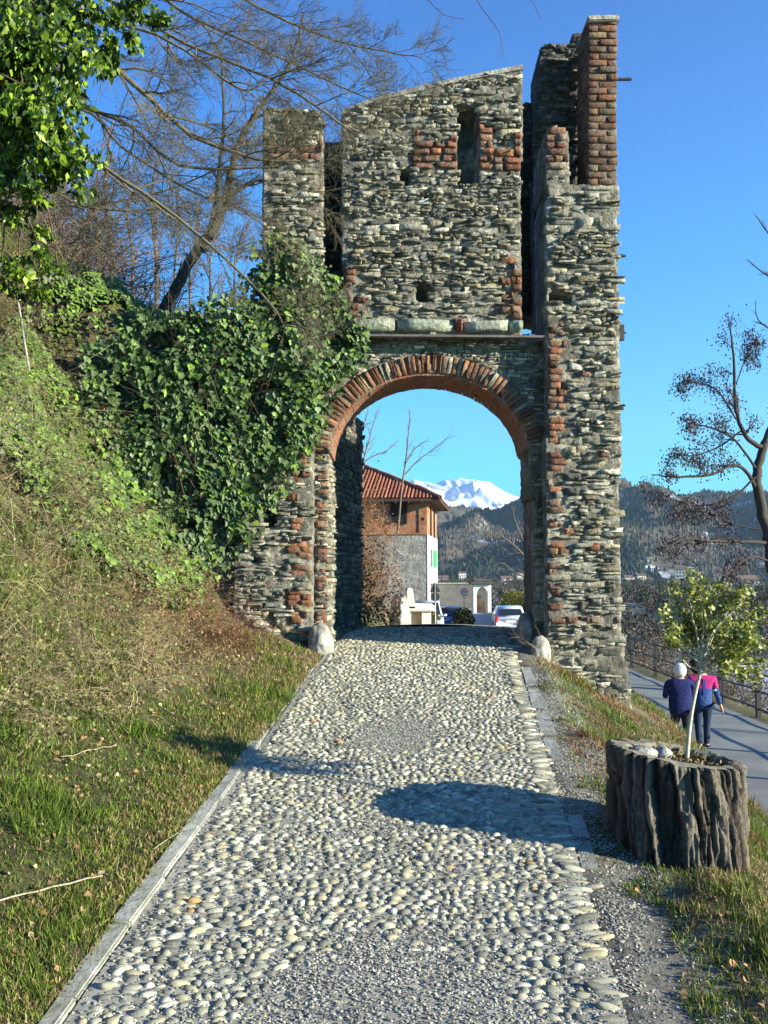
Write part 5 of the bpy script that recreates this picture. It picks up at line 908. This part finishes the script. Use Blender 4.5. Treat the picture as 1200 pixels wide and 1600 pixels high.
# the small tree planted in it
def at_(px, py, Y=4.80): return np.array(at(px, py, Y))
base = at_(1073, 1166); trunk = interp_path([base-[0, 0, .06], at_(1078, 1130), at_(1086, 1085), at_(1094, 1050), at_(1096, 1028)])
e = empty('potted_tree', tuple(base), 'small tree with pale thin trunk and yellow green variegated leaves in the stump', 'small tree'); bk = (.42, .42, .31)
V, F, C = tubes([(trunk, np.linspace(.0120, .0085, len(trunk)), bk)], 8); npmesh('trunk', V, F, mat('smoothbark', attr=True, nscale=30, namt=.25, bump=.3, bscale=60, bdist=.004), e, cols=C, smooth=True)
out = []; tips = []
L_ = [[(1096, 1034), (1082, 1010), (1062, 980), (1050, 945), (1044, 918)], [(1095, 1040), (1075, 1018), (1055, 985), (1032, 955)], [(1096, 1030), (1088, 990), (1080, 950), (1076, 915), (1078, 900)], [(1096, 1030), (1098, 990), (1096, 950), (1092, 915)], [(1096, 1034), (1112, 1000), (1130, 965), (1148, 935)], [(1096, 1040), (1118, 1015), (1150, 985), (1172, 955)], [(1096, 1045), (1125, 1030), (1160, 1015), (1190, 1005)], [(1096, 1050), (1120, 1052), (1150, 1050), (1180, 1060)], [(1096, 1046), (1125, 1040), (1160, 1040), (1200, 1040)], [(1096, 1036), (1108, 990), (1118, 950), (1125, 920)], [(1097, 1040), (1130, 1005), (1165, 985), (1195, 960)], [(1094, 1048), (1075, 1040), (1058, 1020), (1044, 1000)], [(1097, 1030), (1115, 985), (1150, 950), (1168, 930)]]
for l in L_:
    d0 = rng.uniform(-.16, .16); P = interp_path([at_(a_, b_, 4.80+d0*k_/3) for k_, (a_, b_) in enumerate(l)], jit=.002); R = np.linspace(.0065, .0022, len(P)); out.append((P, R, np.array(bk)*.95)); side(P, R, .16, 1, out, np.array([.34, .33, .19]), 7, .6, .2, -.05, .5, .3, tips, 0, 0, .35); tips.append((P[-1], P[-1]-P[-2]))
for k_ in range(5): d = rng.normal(0, 1, 3); d[2] = abs(d[2]); grow(trunk[-2], d, .25, .005, 2, out, (.34, .33, .19), kids=5, tips=tips, ang=.6)
V, F, C = tubes(out); npmesh('branch', V, F, 'twig', e, cols=C)
T = np.array([t[0] for t in tips]); pxx, pyy = proj(T[:, 0], T[:, 1], T[:, 2]); T = T[(pyy < 1068) & (pyy > 885)]; m = 4600; T0 = T[rng.integers(0, len(T), m)]; P = T0+rng.normal(0, .022, (m, 3)); qx, qy = proj(P[:, 0], P[:, 1], P[:, 2]); P = P[~((qx < 1108) & (qy > 1012)) & ~((qx < 1030) | (qy < 885)) & (qy < 1078)]; m = len(P); s = rng.uniform(.020, .038, m)
r = rng.random((m, 1)); C = np.where(r < .22, np.array([.52, .52, .20]), np.where(r < .62, np.array([.25, .28, .05]), np.array([.11, .15, .03])))*rng.uniform(.65, 1.3, (m, 1))
V, F, C = inst(LL*[1.25, 1, 1], LLF, eul(rng.uniform(-.6, 1.6, m), rng.normal(0, .6, m), rng.uniform(0, 6.3, m))*s[:, None, None], P, C); npmesh('leaves', V, F, 'leaf', e, cols=C)
# ------------------------------------------------------------ fence along the road
fx = 8.5; fen = empty('fence', (fx, 12, -1.4), 'dark metal railing with paired posts along the far side of the lower road', 'fence')
fy = [13.4, 15.8, 18.2, 20.6, 22.8, 25.6, 28.3, 31., 33.8, 36.5]
for y in fy:
    z0 = float(gz(fx, y)); b = MB()
    if y in (28.3, 22.8, 18.2, 33.8): b.box((fx, y-.10, z0+.5), (.05, .06, 1.2)).box((fx, y+.10, z0+.5), (.05, .06, 1.2))
    else: b.box((fx, y, z0+.5), (.09, .10, 1.25))
    b.build('post', 'metal', fen)
for h in (1.02, .62, .22):
    P = [(fx+.01, y, float(np.interp(y, fy, [-1.42]*10))+h+.012*math.sin(y*3+h)) for y in np.arange(13.3, 36.6, .4)]; V, F, C = tubes([(P, np.full(len(P), .022), (.03, .027, .025))], 6); npmesh('rail', V, F, 'metal', fen)
# ------------------------------------------------------------ two people walking away on the road
def skin(name, nodes, edges, m, parent, sub=2):
    names = list(nodes); me = bpy.data.meshes.new(name); me.from_pydata([nodes[k_][0] for k_ in names], [(names.index(a), names.index(b)) for a, b in edges], []); me.materials.append(m if not isinstance(m, str) else M[m])
    o = bpy.data.objects.new(name, me); link(o, parent); md = o.modifiers.new('skin', 'SKIN'); md.use_smooth_shade = True; lay = me.skin_vertices[0] if me.skin_vertices else None
    if lay is None:
        bb = bmesh.new(); bb.from_mesh(me); bb.verts.layers.skin.verify(); bb.to_mesh(me); bb.free(); lay = me.skin_vertices[0]
    for i, k_ in enumerate(names): r = nodes[k_][1]; lay.data[i].radius = (r, r) if not isinstance(r, tuple) else r; lay.data[i].use_root = (i == 0)
    s = o.modifiers.new('sub', 'SUBSURF'); s.levels = sub; s.render_levels = sub
    bpy.context.view_layer.update(); dg = bpy.context.evaluated_depsgraph_get(); ev = bpy.data.meshes.new_from_object(o.evaluated_get(dg)); o.modifiers.clear(); o.data = ev; ev.name = name
    ev.polygons.foreach_set('use_smooth', np.ones(len(ev.polygons), bool)); return o
def hand(nodes, edges, wrist, s_, d, side_):
    """palm, four fingers and a thumb hanging from the wrist along d"""
    w = Vector(nodes[wrist][0]); d = Vector(d).normalized(); sd = d.cross(Vector((side_, 0, .01))).normalized(); pl = w+d*.075*s_; nodes[wrist+'p'] = (tuple(pl), (.038*s_, .018*s_)); edges.append((wrist, wrist+'p')); out = Vector((side_, 0, 0))
    for i, (l, o) in enumerate(((.065, -.030), (.075, -.010), (.07, .010), (.055, .028))):
        p = pl+sd*o*s_+d*.02*s_; q = p+d*l*.55*s_; r = q+d*l*.4*s_-out*.018*s_
        nodes[f'{wrist}{i}a'] = (tuple(p), .0095*s_); nodes[f'{wrist}{i}b'] = (tuple(q), .0088*s_); nodes[f'{wrist}{i}c'] = (tuple(r), .0075*s_); edges += [(wrist+'p', f'{wrist}{i}a'), (f'{wrist}{i}a', f'{wrist}{i}b'), (f'{wrist}{i}b', f'{wrist}{i}c')]
    p = w+d*.03*s_+sd*(-.035)*s_; q = p+(d*.6-sd*.8).normalized()*.045*s_; nodes[wrist+'t'] = (tuple(p), .011*s_); nodes[wrist+'u'] = (tuple(q), .009*s_); edges += [(wrist, wrist+'t'), (wrist+'t', wrist+'u')]
M['skin_'] = mat('skin_tone', (.55, .32, .22), rough=.5, namt=.08)
def person(px, Yp, z0, Hh, label, pose, heavy, jacket, trousers, hairc, female):
    x0 = (px-600)/FPX*Yp; e = empty('person', (x0, Yp, z0), label, 'person', rz=pose.get('rz', 0)); k = Hh/1.7; hx = pose.get('hx', 0); f = lambda *p: tuple(c*k for c in p)
    N = {'hip': (f(0, 0, .93), (.14*k*heavy, .10*k*heavy)), 'belly': (f(0, 0, 1.08), (.14*k*heavy, .105*k*heavy)), 'chest': (f(0, 0, 1.27), (.155*k*heavy, .11*k*heavy)), 'coll': (f(0, 0, 1.41), (.10*k, .08*k)), 'neck': (f(0, .01, 1.48), .055*k), 'jaw': (f(hx*.7, .03, 1.545), .068*k), 'head': (f(hx, .015, 1.60), (.080*k, .092*k)), 'crown': (f(hx, 0, 1.65), .066*k)}
    E = [('hip', 'belly'), ('belly', 'chest'), ('chest', 'coll'), ('coll', 'neck'), ('neck', 'jaw'), ('jaw', 'head'), ('head', 'crown')]; J = {}; JE = []; T_ = {'thip': (f(0, 0, .95), (.15*k*heavy, .115*k*heavy))}; TE = []
    J['jb'] = (f(0, 0, pose['hem']), (.185*k*heavy, .135*k*heavy)); J['jm'] = (f(0, 0, .98), (.175*k*heavy, .125*k*heavy)); J['jc'] = (f(0, 0, 1.25), (.175*k*heavy, .125*k*heavy)); J['js'] = (f(0, 0, 1.39), (.15*k*heavy**.5, .10*k)); J['jn'] = (f(0, .005, 1.455), .062*k); JE = [('jb', 'jm'), ('jm', 'jc'), ('jc', 'js'), ('js', 'jn')]
    for s_, nm in ((-1, 'l'), (1, 'r')):
        sh = f(s_*.185, 0, 1.375); el = f(*pose[nm+'el']); wr = f(*pose[nm+'wr']); N[nm+'sh'] = (sh, .052*k); N[nm+'el'] = (el, .040*k); N[nm+'wr'] = (wr, .026*k); E += [('coll', nm+'sh'), (nm+'sh', nm+'el'), (nm+'el', nm+'wr')]
        hand(N, E, nm+'wr', 1.0*k, Vector(wr)-Vector(el), s_)
        w2 = Vector(el).lerp(Vector(wr), .88); J[nm+'sh'] = (f(s_*.20*heavy**.5, 0, 1.375), .082*k); J[nm+'el'] = (el, .058*k); J[nm+'wr'] = (tuple(w2), .043*k); JE += [('js', nm+'sh'), (nm+'sh', nm+'el'), (nm+'el', nm+'wr')]
        fo = pose[nm+'foot']; kn = f(s_*.10, fo[0]*.45+.03, .50); an = f(s_*.10, fo[0], .08+fo[1]); N[nm+'th'] = (f(s_*.09, 0, .86), .085*k); N[nm+'kn'] = (kn, .055*k); N[nm+'an'] = (an, .038*k); N[nm+'he'] = (f(s_*.10, fo[0]-.05, .045+fo[1]), .035*k); N[nm+'to'] = (f(s_*.115, fo[0]+.15, .035+max(0, fo[1]-.05)), .03*k)
        E += [('hip', nm+'th'), (nm+'th', nm+'kn'), (nm+'kn', nm+'an'), (nm+'an', nm+'he'), (nm+'an', nm+'to')]
        T_[nm+'th'] = (f(s_*.095, 0, .84), .105*k*heavy**.5); T_[nm+'kn'] = (kn, .074*k); T_[nm+'an'] = ((an[0], an[1], an[2]-.0), .062*k); TE += [('thip', nm+'th'), (nm+'th', nm+'kn'), (nm+'kn', nm+'an')]
    skin('body', N, E, 'skin_', e); j = skin('jacket', J, JE, jacket, e); skin('trousers', T_, TE, trousers, e)
    for s_, nm in ((-1, 'l'), (1, 'r')):
        fo = pose[nm+'foot']; b = MB(); b.ball(f(s_*.11, fo[0]+.05, .05+fo[1]*.8), .064*k, (1.0, 2.6, 1.0)); b.build('shoe', 'black', e, smooth=True, local=True)
    # head details
    hd = Vector(f(hx, .015, 1.60)); t = pose['turn']; R = Matrix.Rotation(t, 4, 'Z')
    def fc(x, y, z): return hd+(R @ Vector((x, y, z)))*k
    MB().cyl(fc(0, .085, .005), fc(0, .125, -.02), .012, .018, 8).build('nose', 'skin_', e, smooth=True, local=True)
    for s_ in (-1, 1): MB().ball(fc(s_*.032, .088, .018), .012).build('eye', 'white', e, smooth=True, local=True); MB().ball(fc(s_*.094, .0, -.01), .026, (.4, .8, 1.2)).build('ear', 'skin_', e, smooth=True, local=True)
    MB().ball(fc(0, .092, -.045), .022, (1.2, .4, .35)).build('mouth', mat('lips', (.4, .13, .11), namt=0), e, smooth=True, local=True)
    bb = bmesh.new(); bmesh.ops.create_icosphere(bb, subdivisions=4, radius=1); V = np.array([v.co[:] for v in bb.verts]); F = [np.array([[v.index for v in q.verts] for q in bb.faces])]; bb.free()
    am = .12 if female else .07; V = V*(1+am*(fbm(V[:, 0]*4, V[:, 1]*4, V[:, 2]*4, 9)-.5)[:, None]*2); front = V[:, 1] > .45; V[front & (V[:, 2] < .35), 1] *= .25; V = V*np.array([.104, .115, .125])*(1.22 if female else 1.2)*k; c, s = math.cos(t), math.sin(t); V = np.stack([V[:, 0]*c-V[:, 1]*s, V[:, 0]*s+V[:, 1]*c, V[:, 2]], 1)+np.array(fc(0, -.022, .022))
    h = npmesh('hair', V, F, mat('hair', hairc, nscale=60, namt=.35, rough=.7, bump=.5, bscale=80), None, smooth=True); h.parent = e
    return e, j, k
rz_ = float(-1.415)
navy = mat('navy_cloth', (.011, .016, .095), nscale=30, namt=.15, bump=.9, bscale=7, bdist=.05, rough=.9); dkt = mat('dark_trousers', (.018, .018, .024), rough=.9, bump=.3, bscale=10, bdist=.02); jeans = mat('jeans', (.02, .035, .07), rough=.9, nscale=20, namt=.3, bump=.3, bscale=10, bdist=.02)
person(1058, 16.7, rz_, 1.58, 'white haired person in a long navy jacket and dark trousers walking away', dict(hem=.66, lel=(-.30, -.02, 1.10), lwr=(-.22, .20, 1.14), rel=(.25, .0, 1.10), rwr=(.22, .12, .90), lfoot=(.10, 0), rfoot=(-.12, .04), turn=0, rz=-.12), 1.42, navy, dkt, (.72, .71, .68), False)
# jacket in two colours: magenta yoke above, blue below, split by a height test in its own space
jm_ = mat('two_tone_jacket', (.5, .03, .22), rough=.8, namt=.1, nscale=20, bump=.9, bscale=7, bdist=.05); n_ = jm_.node_tree; p = n_.nodes['Principled BSDF']; src = p.inputs['Base Color'].links[0].from_socket
tc = n_.nodes.new('ShaderNodeTexCoord'); sx_ = n_.nodes.new('ShaderNodeSeparateXYZ'); n_.links.new(tc.outputs['Object'], sx_.inputs[0]); cr_ = n_.nodes.new('ShaderNodeValToRGB'); cr_.color_ramp.interpolation = 'CONSTANT'
mr_ = n_.nodes.new('ShaderNodeMapRange'); mr_.inputs[1].default_value = .6; mr_.inputs[2].default_value = 1.6; n_.links.new(sx_.outputs['Z'], mr_.inputs[0]); n_.links.new(mr_.outputs[0], cr_.inputs[0])
el_ = cr_.color_ramp.elements; el_[0].position = 0; el_[0].color = (.02, .06, .20, 1); el_[1].position = .555; el_[1].color = (.38, .015, .15, 1)
n_.links.new(cr_.outputs[0], p.inputs['Base Color'])
e, j, k = person(1092, 16.95, rz_, 1.64, 'dark haired person in a magenta and blue jacket and jeans walking away', dict(hem=.80, lel=(-.26, .02, 1.10), lwr=(-.24, .10, .86), rel=(.27, -.02, 1.09), rwr=(.36, .04, .84), lfoot=(-.10, .03), rfoot=(.12, 0), turn=.95, hx=-.13, rz=-.05), 1.10, jm_, jeans, (.025, .016, .012), True)
MB().cyl((.232*k, -.01*k, 1.185*k), (.247*k, -.013*k, 1.15*k), .064*k, .062*k, 16).build('sleeve_band', 'white', e, smooth=True, local=True)
MB().prism([(-.02*k, -.125*k, 1.08*k), (.03*k, -.125*k, 1.08*k), (.03*k, -.105*k, 1.38*k), (-.02*k, -.105*k, 1.38*k)], (0, -.012, 0)).build('back_stripe', mat('stripe', (.03, .05, .22), namt=0), e, local=True)
